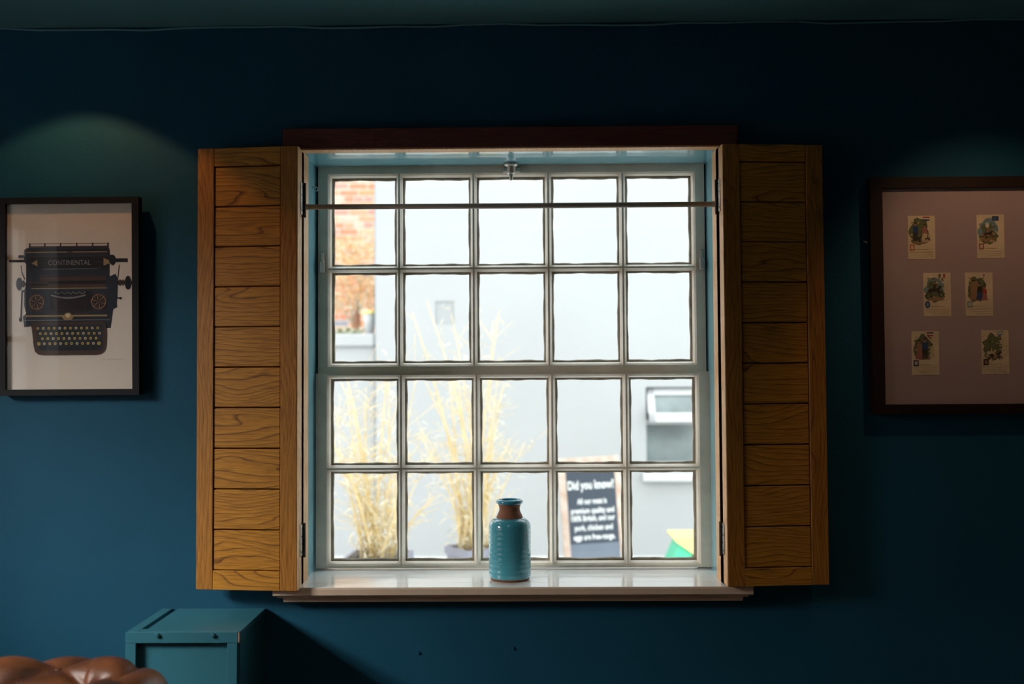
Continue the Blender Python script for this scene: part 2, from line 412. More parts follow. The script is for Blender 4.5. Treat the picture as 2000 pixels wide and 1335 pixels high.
b.build('sill_nosing', M['sill_front_shaded'], W1)
# outer box the sashes slide in
b = MB(); e_ = .005
b.box(ox0 + e_, ox0 + .03, .236, WT, zs - .03, zt); b.box(ox1 - .03, ox1 - e_, .236, WT, zs - .03, zt); b.box(ox0, ox1, .236, WT, zt - .02, zt - .005)
b.build('sash_box', M['gap'], W1)

def sash(name, yf, px, cols, inner, rows, top, topin, bot, botin, horiz):
    """px=(outer left,outer right) ; cols = bar px ; inner=(l,r) ; rows = bar py"""
    x0, x1 = ax(px[0], yf), ax(px[1], yf); i0, i1 = ax(inner[0], yf), ax(inner[1], yf)
    z1, z1i, z0i, z0 = [az(v, yf) for v in (top, topin, botin, bot)]
    yb = yf + .045; yg = yf + .026
    b = MB(); c = .005
    # stiles and rails with a sloped moulding down to the glass
    b.prism([(x0, yf), (i0, yf), (i0 + c, yf + .006), (i0 + c + .004, yg), (i0 + c + .004, yb), (x0, yb)], z0, z1, 'z')
    b.prism([(x1, yf), (i1, yf), (i1 - c, yf + .006), (i1 - c - .004, yg), (i1 - c - .004, yb), (x1, yb)], z0, z1, 'z')
    b.prism([(yf, z1), (yf, z1i), (yf + .006, z1i - c), (yg, z1i - c - .004), (yb, z1i - c - .004), (yb, z1)], i0, i1, 'x')
    b.prism([(yf, z0), (yf, z0i), (yf + .006, z0i + c), (yg, z0i + c + .004), (yb, z0i + c + .004), (yb, z0)], i0, i1, 'x')
    fr = b.build(name, M['sash'], W1)
    nose = .0028; wd = .0125
    xc = [ax(v, yf) for v in cols]; zc = [az(v, yf) for v in rows]
    for x in xc:
        q = MB(); q.prism([(x - nose, yf), (x + nose, yf), (x + nose + .0015, yf + .004), (x + .007, yf + .009), (x + wd - .002, yg - .004), (x + wd, yb), (x - wd, yb), (x - wd + .002, yg - .004), (x - .007, yf + .009), (x - nose - .0015, yf + .004)], z0i + .002, z1i - .002, 'z')
        q.build('glazing_bar', M['sash'], fr)
    for z in zc:
        q = MB(); q.prism([(yf + .0006, z - nose), (yf + .0006, z + nose), (yf + .004, z + nose + .0015), (yf + .009, z + .007), (yg - .004, z + wd - .002), (yb - .001, z + wd), (yb - .001, z - wd), (yg - .004, z - wd + .002), (yf + .009, z - .007), (yf + .004, z - nose - .0015)], i0 + .002, i1 - .002, 'x')
        q.build('glazing_bar', M['sash'], fr)
    ex = [i0 + .001] + xc + [i1 - .001]; ez = [z1i - .001] + zc + [z0i + .001]
    for i in range(5):
        for j in range(2):
            a0 = ex[i] + .0085; a1 = ex[i + 1] - .0085; c1 = ez[j] - .0085; c0 = ez[j + 1] + .0085
            o = MB().box(a0, a1, yg, yg + .003, c0, c1).build('pane', M['glass'], fr, origin=((a0 + a1) / 2, yg, (c0 + c1) / 2))
            # hand-applied putty: a ragged bead round each pane
            q = MB(); outer = []; inn = []
            K = 26; wv = random.random() * 9
            def ring():
                for k in range(K): yield a0 + (a1 - a0) * k / K, c0, 0, 1
                for k in range(K): yield a1, c0 + (c1 - c0) * k / K, -1, 0
                for k in range(K): yield a1 - (a1 - a0) * k / K, c1, 0, -1
                for k in range(K): yield a0, c1 - (c1 - c0) * k / K, 1, 0
            vs = []
            for k, (x, z, nx, nz_) in enumerate(ring()):
                d = .0075 + .0009 * math.sin(k * .31 + wv) + .0005 * math.sin(k * .83 + wv * 2) + random.uniform(-.0002, .0002)
                if k % K == 0:
                    nxx, nzz = [(1, 1), (-1, 1), (-1, -1), (1, -1)][k // K]
                else: nxx, nzz = nx, nz_
                vs += [(x, yg - .007, z), (x + nxx * d * .55, yg - .005, z + nzz * d * .55), (x + nxx * d, yg - .0008, z + nzz * d), (x + nxx * (d - .001), yg, z + nzz * (d - .001))]
            n = 4 * K; fs = []
            for k in range(n):
                k2 = (k + 1) % n
                for l in range(3): fs.append((k * 4 + l, k2 * 4 + l, k2 * 4 + l + 1, k * 4 + l + 1))
            q.add(vs, fs, None, True); q.build('putty', M['putty'], fr)
    return fr
up = sash('upper_sash', .198, (621, 1379.5), (780, 926, 1073, 1219), (640, 1361.5), (523,), 320.5, 337, 729, 714, None)
lo = sash('lower_sash', .178, (617, 1385), (783, 930.5, 1078, 1223), (638, 1365), (914,), 727, 731, 1108, 1103, None)
# sash stops on the upper stiles
for px in (629, 1371):
    x = ax(px, .19, 505); zA, zB = az(489, .19), az(530, .19); zM = az(507, .19)
    q = MB(); q.box(x - .006, x + .006, .190, .199, zB, zA, bev=.002); q.box(x - .008, x + .008, .180, .196, zB, zM, bev=.003)
    q.build('sash_stop', M['steel'] if px < 700 else M['rod'], up)
# bolt at the head of the window
x = ax(998, .16, 330); zb_ = zt - t_
q = MB(); q.lathe([(.022, 0), (.022, -.004), (.017, -.007), (.013, -.010), (.013, -.026), (.010, -.030)], (x, .175, zb_ - .001), n=24, close=True)
q.box(x - .026, x + .026, .188, .1975, zb_ - .024, zb_ - .006, bev=.004)
q.tube([(x, .175, zb_ - .028), (x, .175, zb_ - .050)], [.006, .004], n=12)
q.build('sash_bolt', M['steel'], W1)
# little screw hook in the left reveal
q = MB(); hx = ax(600, .14, 362); hz = az(362, .14)
pts = [(ox0 + t_, .14, hz), (ox0 + .016, .14, hz)] + [(ox0 + .016 + .006 * math.sin(a), .14, hz - .006 + .006 * math.cos(a)) for a in (0.6, 1.2, 1.8, 2.6, 3.2)]
q.tube(pts, .0013, n=8); q.lathe([(.004, 0), (.004, .002)], (ox0 + .012, .14, hz - .001), n=12, close=True)
tag(q.build('screw_hook', M['steel']), 'small metal screw hook in left pale blue window reveal above the rod', 'hook')

# header board and side posts that carry the shutters
hx0, hx1 = ax(552, -.045, 265), ax(1442, -.045, 265)
hz1, hz0 = az(247, -.045), az(287, -.045)
b = MB(); b.box(hx0, hx1, -.045, -.0005, hz0, hz1, bev=.002)
h = struct(b.build('trim_2', M['mahogany'], origin=((hx0 + hx1) / 2, 0, hz0)))
b = MB(); b.box(ox0, ox1, -.043, -.003, hz0 - .0035, hz0 - .0002); b.build('lit_underside', M['oak_lit_edge'], h)  # thin pale strip painted as the lit underside of the header
for k, (sx, x) in enumerate(((1, ox0), (-1, ox1))):
    b = MB(); b.box(x - sx * .03, x - sx * .0005, -.032, -.001, zs + .003, hz0 - .004); b.box(x + sx * .0045, x + sx * .012, -.032, .058, zs + .001, zt - .006)
    b.box(x - sx * .001, x + sx * .012, -.032, -.001, zs + .001, zt - .006)
    struct(b.build('trim_%d' % (3 + k), M['oak_lit_edge'], origin=(x, 0, zs)))

# ------------------------------------------------------------------ shutters
def shutter(side, pin, pout, tops, bots, grooves, label):
    # side -1 left, +1 right ; pin/pout = pixel x of inner and outer edge
    yin, yout = -.088, -.062
    x_in, x_out = ax(pin, yin), ax(pout, yout)
    wdt = math.hypot(x_out - x_in, yout - yin)
    z1 = az(tops, -.075, (pin + pout) / 2); z0 = az(bots, -.075, (pin + pout) / 2)
    ang = math.atan2(yout - yin, abs(x_out - x_in))
    r = empty('window_shutter', (x_in, yin, z0), (0, 0, ang * side))
    tag(r, label, 'shutter', 'folding oak window shutters')
    H = z1 - z0; th = .022; st = .046
    def X(a, c): return (a * side, c * side)
    def part(name, a, c, z_0, z_1, m, y0=0.0, y1=th, bev=.0012, par=None):
        xa, xc = sorted(X(a, c)); cx = (xa + xc) / 2; cz = (z_0 + z_1) / 2
        q = MB(); q.box(xa - cx, xc - cx, y0, y1, z_0 - cz, z_1 - cz, bev=bev)
        return local_part(q, name, m, par or r, (cx, 0, cz))
    part('stile', 0, st, 0, H, M['oak_v']); part('stile', wdt - st, wdt, 0, H, M['oak_v'])
    g = [az(v, -.075, (pin + pout) / 2) - z0 for v in grooves]
    part('rail', st + .0006, wdt - st - .0006, g[0] + .0008, H, M['oak_h'])
    part('rail', st + .0006, wdt - st - .0006, 0, g[-1] - .0008, M['oak_h'])
    hh = (g[0] - g[-1]) / (len(g) - 1) - .0034
    xa, xc = sorted(X(st + .0015, wdt - st - .0015)); cx = (xa + xc) / 2
    q = MB(); q.box(xa - cx, xc - cx, .0035, th - .004, -hh / 2, hh / 2, bev=.0018)
    mesh = None
    for i in range(len(g) - 1):
        cz = (g[i] + g[i + 1]) / 2
        if mesh is None: o = local_part(q, 'plank', M['oak_h'], r, (cx, 0, cz)); mesh = o.data
        else: o = local_part(None, 'plank', None, r, (cx, 0, cz), mesh)
        o.location.y = random.uniform(-.0006, .0006)
    # backing seen as dark line in the joints
    q = MB(); xa, xc = sorted(X(st - .002, wdt - st + .002)); q.box(xa, xc, th - .0038, th - .0008, .01, H - .01)
    local_part(q, 'backing_panel', M['mahogany'], r)
    # second leaf folded behind
    q = MB(); xa, xc = sorted(X(.001, wdt - .03)); q.box(xa, xc, th + .0035, th + .022, .001, H - .002, bev=.001)
    local_part(q, 'rear_leaf', M['oak_lit_edge'], r)
    # thin strip of paler oak: window light painted on the front leaf's edge
    xa, xc = sorted(X(-.0012, -.0001)); q = MB(); q.box(xa, xc, .001, th - .001, .001, H - .001); local_part(q, 'lit_edge_strip', M['oak_lit_edge'], r)
    # hinges
    for za, zb2 in ((az(354, -.05), az(416, -.05)), (az(1022, -.05), az(1083, -.05))):
        a0, a1 = sorted((za - z0, zb2 - z0))
        q = MB(); xa, xc = sorted(X(-.0022, .0008)); q.box(xa, xc, th + .004, th + .021, a0, a1, M['steel'])
        for k in range(4):
            zz = a0 + (a1 - a0) * (k + .5) / 4; xs = sorted(X(-.0031, -.002)); q.box(xs[0], xs[1], th + .009 + .004 * (k % 2), th + .012 + .004 * (k % 2), zz - .002, zz + .002, M['dark_metal'])
        q.tube([(-side * .004, th + .027, a0 - .006), (-side * .004, th + .027, a1 + .002)], .0048, M['dark_metal'], n=12)
        local_part(q, 'hinge', None, r)
    return r
shutter(-1, 580, 384.5, 287.5, 1152.5, (323.5, 402, 480.5, 559, 637.5, 716, 796, 875.5, 955, 1035, 1114),
        'folded oak plank shutter left of the window, brightly lit golden brown')
shutter(1, 1417, 1613, 281.5, 1143.5, (315, 394, 471, 550, 629, 709, 788, 868, 948, 1028, 1108),
        'folded oak plank shutter right of the window, in deep shade, dark brown')

# curtain rod
yr = .03
pA = Vector((ox0 + .0125, yr, az(404, yr, 606))); pB = Vector((ox1 - .0125, yr, az(398.5, yr, 1392)))
t1 = empty('curtain_rod', (0, yr, pA.z)); tag(t1, 'thin painted metal curtain rod spanning the window top between the shutters', 'rod')
q = MB(); q.tube([pA, (pA + pB) / 2 + Vector((0, 0, -.001)), pB], .0076, n=16); q.build('rod', M['rod'], t1)
for p_, d in ((pA, 1), (pB, -1)):
    q = MB(); q.tube([p_, p_ + Vector((d * .006, 0, 0))], .0085, n=16); q.build('end_cap', M['rod'], t1)

# ------------------------------------------------------------------ vase
vx = ax(996, .045, 1132); vy = .045
V = empty('vase', (vx, vy, zs)); tag(V, 'turquoise glazed ceramic bottle vase with bare terracotta neck on white window sill', 'vase')
Rb = .0585
def rid(z): return .00035 * math.sin(z * 1500) + .0003 * math.sin(z * 2350 + 1)
MB().lathe([(0.0, 0), (.050, 0), (.0535, .002), (.0565, .007)], m=None).build('foot', M['terracotta']).parent = V
pf = [(.0565, .007), (.0578, .009)]
for i in range(60):
    z = .010 + i * .132 / 59; pf.append((Rb + rid(z), z))
for a in range(1, 13):
    th = PI / 2 * a / 12 * .93; pf.append((.0365 + .022 * math.cos(th), .142 + .027 * math.sin(th)))
pf.append((.0368, .1695))
MB().lathe(pf, n=96).build('body', M['glaze']).parent = V
nk = [(.0370, .1690), (.0362, .173), (.033, .180), (.0298, .187), (.0285, .193), (.0290, .199), (.0315, .206), (.0325, .2075)]
MB().lathe(nk).build('neck', M['terracotta']).parent = V
rm = [(.0318, .2070)] + [(.0322 + .0052 * math.cos(a), .2135 + .0062 * math.sin(a)) for a in [(-80 + k * 20) * PI / 180 for k in range(12)]] + [(.0265, .214), (.0255, .205), (.0255, .19), (.03, .17), (.045, .15)]
MB().lathe(rm).build('rim', M['glaze_rim']).parent = V

# ------------------------------------------------------------------ blue box
bx0, bx1 = -.995, -.712
f0 = at(248, 1232, -.245); f1 = at(470, 1232, -.245); bz = (f0.z + f1.z) / 2; bx0 = f0.x; bx1 = f1.x; byf = -.245
print('box', bx0, bx1, bz)
B = empty('wooden_box', ((bx0 + bx1) / 2, -.12, 0)); tag(B, 'tall narrow blue painted wooden box standing against wall below left shutter', 'box')
tk = .028
MB().box(bx0 + tk + .014, bx1, byf, -.002, bz - .014, bz, bev=.001).build('top_panel', M['box'], B)
b = MB(); b.box(bx0, bx0 + tk, byf, -.002, bz - .016, bz, bev=.001); b.box(bx0 + tk - .001, bx0 + tk + .016, byf, byf + .024, bz - .016, bz - .0004); b.build('top_strip', M['box'], B)
MB().box(bx0 + .003, bx1 - .003, byf + .004, -.003, bz - .03, bz - .0165).build('inner_lid', M['box'], B)
MB().box(bx0, bx1 - .004, byf - .010, byf - .0005, bz - .027, bz, bev=.001).build('top_rail', M['box'], B)
for xa, xc in ((bx0, bx0 + .026), (bx1 - .031, bx1 - .006)): MB().box(xa, xc, byf - .009, byf - .0005, .02, bz - .0275, bev=.001).build('corner_post', M['box'], B)
MB().box(bx0 + .02, bx1 - .02, byf + .006, byf + .012, .02, bz - .03).build('front_panel', M['box'], B)
for xa, xc in ((bx0 + .001, bx0 + .012), (bx1 - .012, bx1 - .001)): MB().box(xa, xc, byf, -.003, 0, bz - .0305).build('side_panel', M['box'], B)
MB().box(bx1 - .0036, bx1 - .002, byf - .009, byf - .0006, bz - .026, bz - .002).build('bare_edge', M['pink'], B)
for px in (307, 415.5):
    c = at(px, 1240.5, byf - .012); q = MB()
    q.tube([(c.x, byf - .0102, c.z), (c.x, byf - .015, c.z)], [.0062, .0052], n=18); q.tube([(c.x, byf - .0145, c.z), (c.x, byf - .0165, c.z)], [.0028, .0024], n=10)
    q.build('bolt', M['box'], B)

# small screws left in the wall
for px, py, lab in ((817, 1274, 'tiny blue painted screw head in the wall under the vase, left one'), (1002, 1265, 'tiny blue painted screw head in the wall directly below the vase')):
    c = at(px, py, 0); q = MB(); q.tube([(c.x, -.0003, c.z), (c.x, -.004, c.z)], [.0045, .0035], n=12)
    tag(q.build('wall_screw', M['wall']), lab, 'screw')
c = at(1695, 473, -.004); q = MB(); q.box(c.x - .006, c.x + .004, -.008, -.0005, c.z - .004, c.z + .004, bev=.0015); q.tube([(c.x - .004, -.005, c.z), (c.x - .012, -.005, c.z + .003)], .0015, n=8)
tag(q.build('picture_hook', M['steel']), 'tiny metal hook at left edge of the dark brown picture frame', 'hook')

# ------------------------------------------------------------------ sofa
SY = 2.25 - 2.74 - .0      # y of the back roll axis
def sofa():
    yb = -.60; rr = .090; ztop = az(1281, yb, 200); zc = ztop - rr - .012
    xr = ax(352, yb, 1320) - rr     # axis x of the arm
    rc = .085
    path = []; x = -2.33
    while x < xr - rc: path.append((x, yb)); x += .008
    for k in range(25):
        a = PI / 2 * k / 24; path.append((xr - rc + rc * math.sin(a), yb - rc + rc * math.cos(a)))
    y = yb - rc - .008
    while y > yb - .80: path.append((xr, y)); y -= .010
    L = [0]
    for i in range(1, len(path)): L.append(L[-1] + math.hypot(path[i][0] - path[i - 1][0], path[i][1] - path[i - 1][1]))
    r = empty('leather_sofa', (-1.9, yb - .35, 0)); tag(r, 'worn brown leather button-tufted sofa with rolled back below the typewriter picture', 'sofa')
    n = 84; du = .150; dv = .42   # tuft pitch along / around (radians*2)
    # phase so that a button falls at pixel 122 and 226
    u0 = L[min(range(len(path)), key=lambda i: abs(path[i][0] - ax(121, yb, 1300)))]
    vs = []; fs = []
    def disp(u, th, fade):
        a = (u - u0) / (du * .72) + (th - 1.75) / .95; c = (u - u0) / (du * .72) - (th - 1.75) / .95
        h = abs(math.sin(PI * a / 2)) ** .55 * abs(math.sin(PI * c / 2)) ** .55
        return fade * .026 * (h - .45)
    for i, (x, y) in enumerate(path):
        i0, i1 = max(i - 1, 0), min(i + 1, len(path) - 1)
        tx, ty = path[i1][0] - path[i0][0], path[i1][1] - path[i0][1]; l = math.hypot(tx, ty); tx /= l; ty /= l
        nx, ny = -ty, tx       # outward (away from the seat)
        fade = 1.0 if x < xr - rc - .02 and i < len(path) - 200 or True else 0
        crn = max(0, 1 - abs(L[i] - (L[-1] - .80 + rc * 0)) / .09)
        for k in range(n):
            th = 2 * PI * k / n        # 0 outward, pi/2 up, pi inward
            f_ = .5 + .5 * math.cos(th - 2.0); f_ = max(0, min(1, (f_ - .12) * 2.5))
            q = rr + disp(L[i], th, f_)
            vs.append((x + nx * q * math.cos(th), y + ny * q * math.cos(th), zc + q * math.sin(th)))
    for i in range(len(path) - 1):
        for k in range(n): fs.append((i * n + k, i * n + (k + 1) % n, (i + 1) * n + (k + 1) % n, (i + 1) * n + k))
    e0 = len(vs) - n; fs.append(list(range(e0, e0 + n))); fs.append(list(range(n)))
    q = MB(); q.add(vs, fs, None, True); q.build('rolled_back', M['leather'], r)
    # buttons
    P = du * .72
    for i in range(-8, 14):
        for j in (-1, 0, 1):
            if (i + j) % 2: continue
            u = u0 + i * P; th = 1.75 + j * .95
            if u < .1 or u > L[-1] - .1: continue
            k = min(range(len(L)), key=lambda z: abs(L[z] - u)); x, y = path[k]
            i0, i1 = max(k - 1, 0), min(k + 1, len(path) - 1)
            tx, ty = path[i1][0] - path[i0][0], path[i1][1] - path[i0][1]; l = math.hypot(tx, ty); nx, ny = -ty / l, tx / l
            f_ = .5 + .5 * math.cos(th - 2.0); f_ = max(0, min(1, (f_ - .12) * 2.5)); d = rr + disp(u, th, f_)
            c = Vector((x + nx * d * math.cos(th), y + ny * d * math.cos(th), zc + d * math.sin(th)))
            dr = Vector((nx * math.cos(th), ny * math.cos(th), math.sin(th)))
            b = MB(); b.tube([c - dr * .004, c + dr * .001, c + dr * .004], [.009, .0085, .004], n=12); b.build('button', M['leather'], r)
    MB().box(-2.33, xr + .01, yb - .05, yb + .045, .10, zc, bev=.02).build('backrest', M['leather'], r)
    MB().box(xr - .05, xr + .045, yb - .80, yb - .051, .10, zc, bev=.02).build('arm', M['leather'], r)
    MB().box(-2.33, xr - .052, yb - .80, yb - .052, .10, .30, bev=.02).build('seat_base', M['leather'], r)
    for k in range(2):
        xa = -2.32 + k * (xr - .06 + 2.32) / 2; MB().box(xa + .004, xa + (xr - .06 + 2.32) / 2 - .004, yb - .81, yb - .06, .302, .44, bev=.035).build('seat_cushion', M['leather'], r)
    for x in (-2.26, xr - .01):
        for y in (yb - .74, yb - .02): MB().lathe([(.018, 0), (.022, .03), (.032, .06), (.026, .0995)], (x, y, 0), n=20, close=True).build('foot', M['mahogany'], r)
sofa()

# ------------------------------------------------------------------ picture frames
def picture(name, corners_out, corners_in, yb, yf, fmat, pmat, label, tilt=0.0):
    """corners in pixels: (tl, tr, br, bl)"""
    O = [at(x, y, yf) for x, y in corners_out]; I = [at(x, y, yf) for x, y in corners_in]
    c = sum(O, Vector()) / 4
    wd = ((O[1] - O[0]).length + (O[2] - O[3]).length) / 2; ht = ((O[0] - O[3]).length + (O[1] - O[2]).length) / 2
    d = (O[1] - O[0]) + (O[2] - O[3]); rot = math.atan2(d.z, d.x)
    ic = sum(I, Vector()) / 4; iw = ((I[1] - I[0]).length + (I[2] - I[3]).length) / 2; ih = ((I[0] - I[3]).length + (I[1] - I[2]).length) / 2
    r = empty(name, (c.x, yf, c.z - ht / 2), (tilt, -rot, 0)); tag(r, label, 'picture')
    dx, dz = ic.x - c.x, ic.z - c.z + ht / 2
    D = yb - yf
    x0, x1 = -wd / 2, wd / 2; ix0, ix1 = dx - iw / 2, dx + iw / 2; iz0, iz1 = dz - ih / 2, dz + ih / 2
    for sec in ('l', 'r', 'b', 't'):
        q = MB()
        if sec == 'l': vs = [(x0, 0, 0), (ix0, 0, iz0), (ix0, 0, iz1), (x0, 0, ht)]
        if sec == 'r': vs = [(x1, 0, 0), (ix1, 0, iz0), (ix1, 0, iz1), (x1, 0, ht)]
        if sec == 'b': vs = [(x0, 0, 0), (x1, 0, 0), (ix1, 0, iz0), (ix0, 0, iz0)]
        if sec == 't': vs = [(x0, 0, ht), (x1, 0, ht), (ix1, 0, iz1), (ix0, 0, iz1)]
        bk = [(a, D, e) for a, _, e in vs]
        q.add(vs + bk, [(0, 1, 2, 3), (4, 5, 6, 7), (0, 1, 5, 4), (1, 2, 6, 5), (2, 3, 7, 6), (3, 0, 4, 7)])
        local_part(q, 'frame_moulding', fmat, r)
    q = MB(); q.box(ix0 + .0005, ix1 - .0005, .012, D - .001, iz0 + .0005, iz1 - .0005); local_part(q, 'backing_paper', pmat, r)
    q = MB(); q.box(ix0 + .0003, ix1 - .0003, .004, .006, iz0 + .0003, iz1 - .0003); local_part(q, 'pane', M['glass_clear'], r)
    def mp(px, py):   # pixel on the paper -> local x,z (bilinear through the four inner corners)
        tl, tr, br, bl = corners_in
        u = (px - (tl[0] + bl[0]) / 2) / ((tr[0] + br[0]) / 2 - (tl[0] + bl[0]) / 2); v = (py - (tl[1] + tr[1]) / 2) / ((bl[1] + br[1]) / 2 - (tl[1] + tr[1]) / 2)
        return ix0 + u * iw, iz1 - v * ih
    return r, mp
class Ink:
    """flat print: thin layers stacked a hair above the paper"""
    def __init__(s, mp): s.b = MB(); s.mp = mp; s.y = .0118
    def poly(s, pts, m):
        s.y -= .000012; P = [s.mp(*p_) for p_ in pts]; s.b.add([(x, s.y, z) for x, z in P], [list(range(len(P)))], M[m])
    def rect(s, x0, y0, x1, y1, m): s.poly([(x0, y0), (x1, y0), (x1, y1), (x0, y1)], m)
    def disc(s, cx, cy, rx, m, ry=None, n=14): ry = ry or rx; s.poly([(cx + rx * math.cos(2 * PI * k / n), cy + ry * math.sin(2 * PI * k / n)) for k in range(n)], m)
    def line(s, x0, y0, x1, y1, wd, m):
        l = math.hypot(x1 - x0, y1 - y0); nx, ny = -(y1 - y0) / l * wd / 2, (x1 - x0) / l * wd / 2
        s.poly([(x0 + nx, y0 + ny), (x1 + nx, y1 + ny), (x1 - nx, y1 - ny), (x0 - nx, y0 - ny)], m)
    def ring(s, cx, cy, r_, wd, m, n=18):
        for k in range(n):
            a, c = 2 * PI * k / n, 2 * PI * (k + 1) / n
            P = [(cx + q * math.cos(t_), cy + q * math.sin(t_)) for q, t_ in ((r_, a), (r_, c), (r_ - wd, c), (r_ - wd, a))]
            s.poly(P, m)
            s.y += .000012
        s.y -= .000012
    def text(s, body, cx, base, width, height, m, bold=0.0):
        vs, fs = text_polys(body, width, height, bold); s.y -= .000012
        s.b.add([(lambda q: (q[0], s.y, q[1]))(s.mp(cx + x, base - y)) for x, y in vs], fs, M[m])
    def done(s, name, parent): return local_part(s.b, name, None, parent)

PL, mp = picture('framed_print', [(3, 388), (275.5, 385.5), (272.5, 770.5), (0, 773)], [(16, 399), (262.5, 397), (259, 759.5), (12, 761)],
                 -.004, -.030, M['black_frame'], M['paper'], 'black framed print of an antique typewriter left of the shutters', R(1.2))
PL.location.y = -.034
z3 = 3.1033
ink = Ink(lambda zx, zy: mp(zx / z3, 360 + zy / z3))
I = ink
I.rect(178, 358, 664, 362, 'ink_brown'); I.rect(178, 374, 664, 379, 'ink_brown')
for x in (180, 272, 368, 466, 562, 655): I.rect(x - 5, 356, x + 5, 384, 'ink_brown')
I.poly([(150, 392), (180, 380), (655, 378), (665, 395), (668, 430), (690, 430), (694, 470), (666, 480), (665, 560), (700, 545), (716, 575), (712, 690), (706, 748), (686, 760), (670, 874), (640, 872), (640, 860), (180, 860), (145, 864), (138, 800), (158, 780), (146, 740), (146, 640), (158, 600), (158, 480), (145, 470), (145, 400)], 'ink_navy')
I.rect(160, 408, 650, 414, 'ink_gold'); I.rect(165, 396, 655, 405, 'ink_black'); I.rect(408, 406, 440, 416, 'ink_brown'); I.rect(165, 434, 655, 437, 'ink_brown')
I.rect(160, 440, 660, 510, 'ink_black'); I.text('CONTINENTAL', 421, 490, 258, 32, 'ink_grey', .01)
I.rect(262, 512, 590, 515, 'ink_grey'); I.disc(602, 506, 7, 'ink_brown'); I.rect(240, 549, 650, 552, 'ink_brown')
I.poly([(628, 496), (628, 448), (662, 464), (664, 482)], 'ink_gold'); I.poly([(225, 458), (190, 478), (228, 496)], 'ink_gold'); I.line(575, 472, 630, 472, 4, 'ink_brown')
I.rect(55, 456, 150, 470, 'ink_black'); I.rect(112, 427, 150, 444, 'ink_black'); I.rect(690, 452, 775, 475, 'ink_black'); I.disc(684, 462, 20, 'ink_black', 32)
I.rect(240, 560, 640, 625, 'ink_brown'); I.rect(240, 585, 640, 605, 'ink_black'); I.rect(190, 628, 650, 633, 'ink_gold'); I.rect(170, 590, 295, 620, 'ink_brown'); I.rect(170, 600, 290, 614, 'ink_black')
I.disc(117, 602, 20, 'ink_black', 40); I.rect(120, 594, 160, 612, 'ink_black'); I.disc(142, 602, 10, 'ink_black', 22)
I.rect(712, 586, 760, 612, 'ink_black'); I.disc(776, 600, 20, 'ink_black', 43); I.rect(790, 590, 804, 610, 'ink_black'); I.rect(722, 580, 734, 618, 'ink_brown'); I.rect(742, 580, 750, 618, 'ink_brown')
I.line(127, 490, 132, 530, 5, 'ink_black'); I.line(132, 530, 150, 575, 7, 'ink_black'); I.line(723, 490, 715, 570, 4, 'ink_black')
I.line(134, 640, 126, 825, 9, 'ink_black'); I.disc(124, 818, 10, 'ink_black', 14); I.rect(135, 640, 150, 652, 'ink_black'); I.line(700, 690, 738, 694, 8, 'ink_black'); I.disc(730, 694, 8, 'ink_black'); I.disc(702, 742, 8, 'ink_black')
I.rect(300, 650, 560, 770, 'ink_black')
pts = []
for k in range(13): a = k / 12; pts.append((308 + a * 212, 668 + 16 * math.sin(PI * a)))
for k in range(13): a = 1 - k / 12; pts.append((308 + a * 212, 676 + 18 * math.sin(PI * a)))
I.poly(pts, 'ink_grey')
for k in range(16): I.disc(335 + k * 12, 655 + (k % 3) * 4, 5, 'ink_grey', 4, 6)
for k in range(30): I.line(318 + k * 7.6, 694, 340 + k * 6.2, 765, 2, 'ink_brown')
for cx in (598, 222):
    I.disc(cx, 713, 50, 'ink_brown', 52, 24); I.disc(cx, 713, 44, 'ink_black', 46, 24); I.ring(cx, 713, 44, 4, 'ink_tan'); I.disc(cx, 713, 12, 'ink_brown')
    for k in range(6):
        a = k * PI / 3 + .3; I.line(cx + 12 * math.cos(a), 713 + 12 * math.sin(a), cx + 44 * math.cos(a), 713 + 46 * math.sin(a), 4, 'ink_tan')
    for k in range(6):
        a = k * PI / 3 + .8; I.disc(cx + 29 * math.cos(a), 713 + 30 * math.sin(a), 7, 'ink_brown')
I.rect(150, 764, 650, 767, 'ink_brown'); I.rect(155, 792, 650, 802, 'ink_gold'); I.rect(150, 821, 665, 825, 'ink_grey'); I.rect(270, 780, 545, 784, 'ink_brown')
I.poly([(375, 805), (400, 780), (425, 778), (448, 805), (432, 822), (392, 822)], 'ink_tan'); I.disc(412, 795, 15, 'ink_cream', 13); 
I.rect(190, 835, 630, 846, 'ink_brown')
kb = [(188, 848), (642, 848), (646, 900), (642, 990), (632, 1015), (612, 1030), (585, 1035), (265, 1035), (232, 1030), (212, 1012), (204, 980), (196, 900)]
I.poly(kb, 'ink_brown'); I.poly([(225, 852), (625, 852), (625, 1000), (600, 1008), (250, 1008), (230, 990)], 'ink_navy')
for y, x0, x1, n in ((872, 230, 593, 12), (904, 245, 604, 12), (934, 258, 583, 11), (965, 236, 600, 12)):
    for k in range(n):
        x = x0 + (x1 - x0) * k / (n - 1); rr_ = 14 if (y == 965 and k in (0, n - 1)) else 11.5
        I.disc(x, y, rr_, 'ink_black', n=12); I.y += .00001; I.disc(x, y, rr_ - 3, 'ink_yellow' if (k * 7 + int(y)) % 3 else 'ink_cream', n=12); I.y += .00001; I.rect(x - 2.5, y - 3, x + 2.5, y + 3, 'ink_brown'); I.y += .00001
    I.y -= .00003
for a, c, y0, y1 in ((293, 545, 983, 1005), (238, 283, 980, 1004), (553, 596, 980, 1004)):
    I.poly([(a, y0 + 5), (a + 6, y0), (c - 6, y0), (c, y0 + 5), (c - 2, y1 - 4), (c - 10, y1), (a + 10, y1), (a + 2, y1 - 4)], 'ink_black')
x = 620
for k in range(22): I.line(x, 1062 + 5 * math.sin(k * 1.9), x + 6, 1062 + 5 * math.sin((k + 1) * 1.9), 1.2, 'ink_grey'); x += 6
ink.done('typewriter_print', PL)

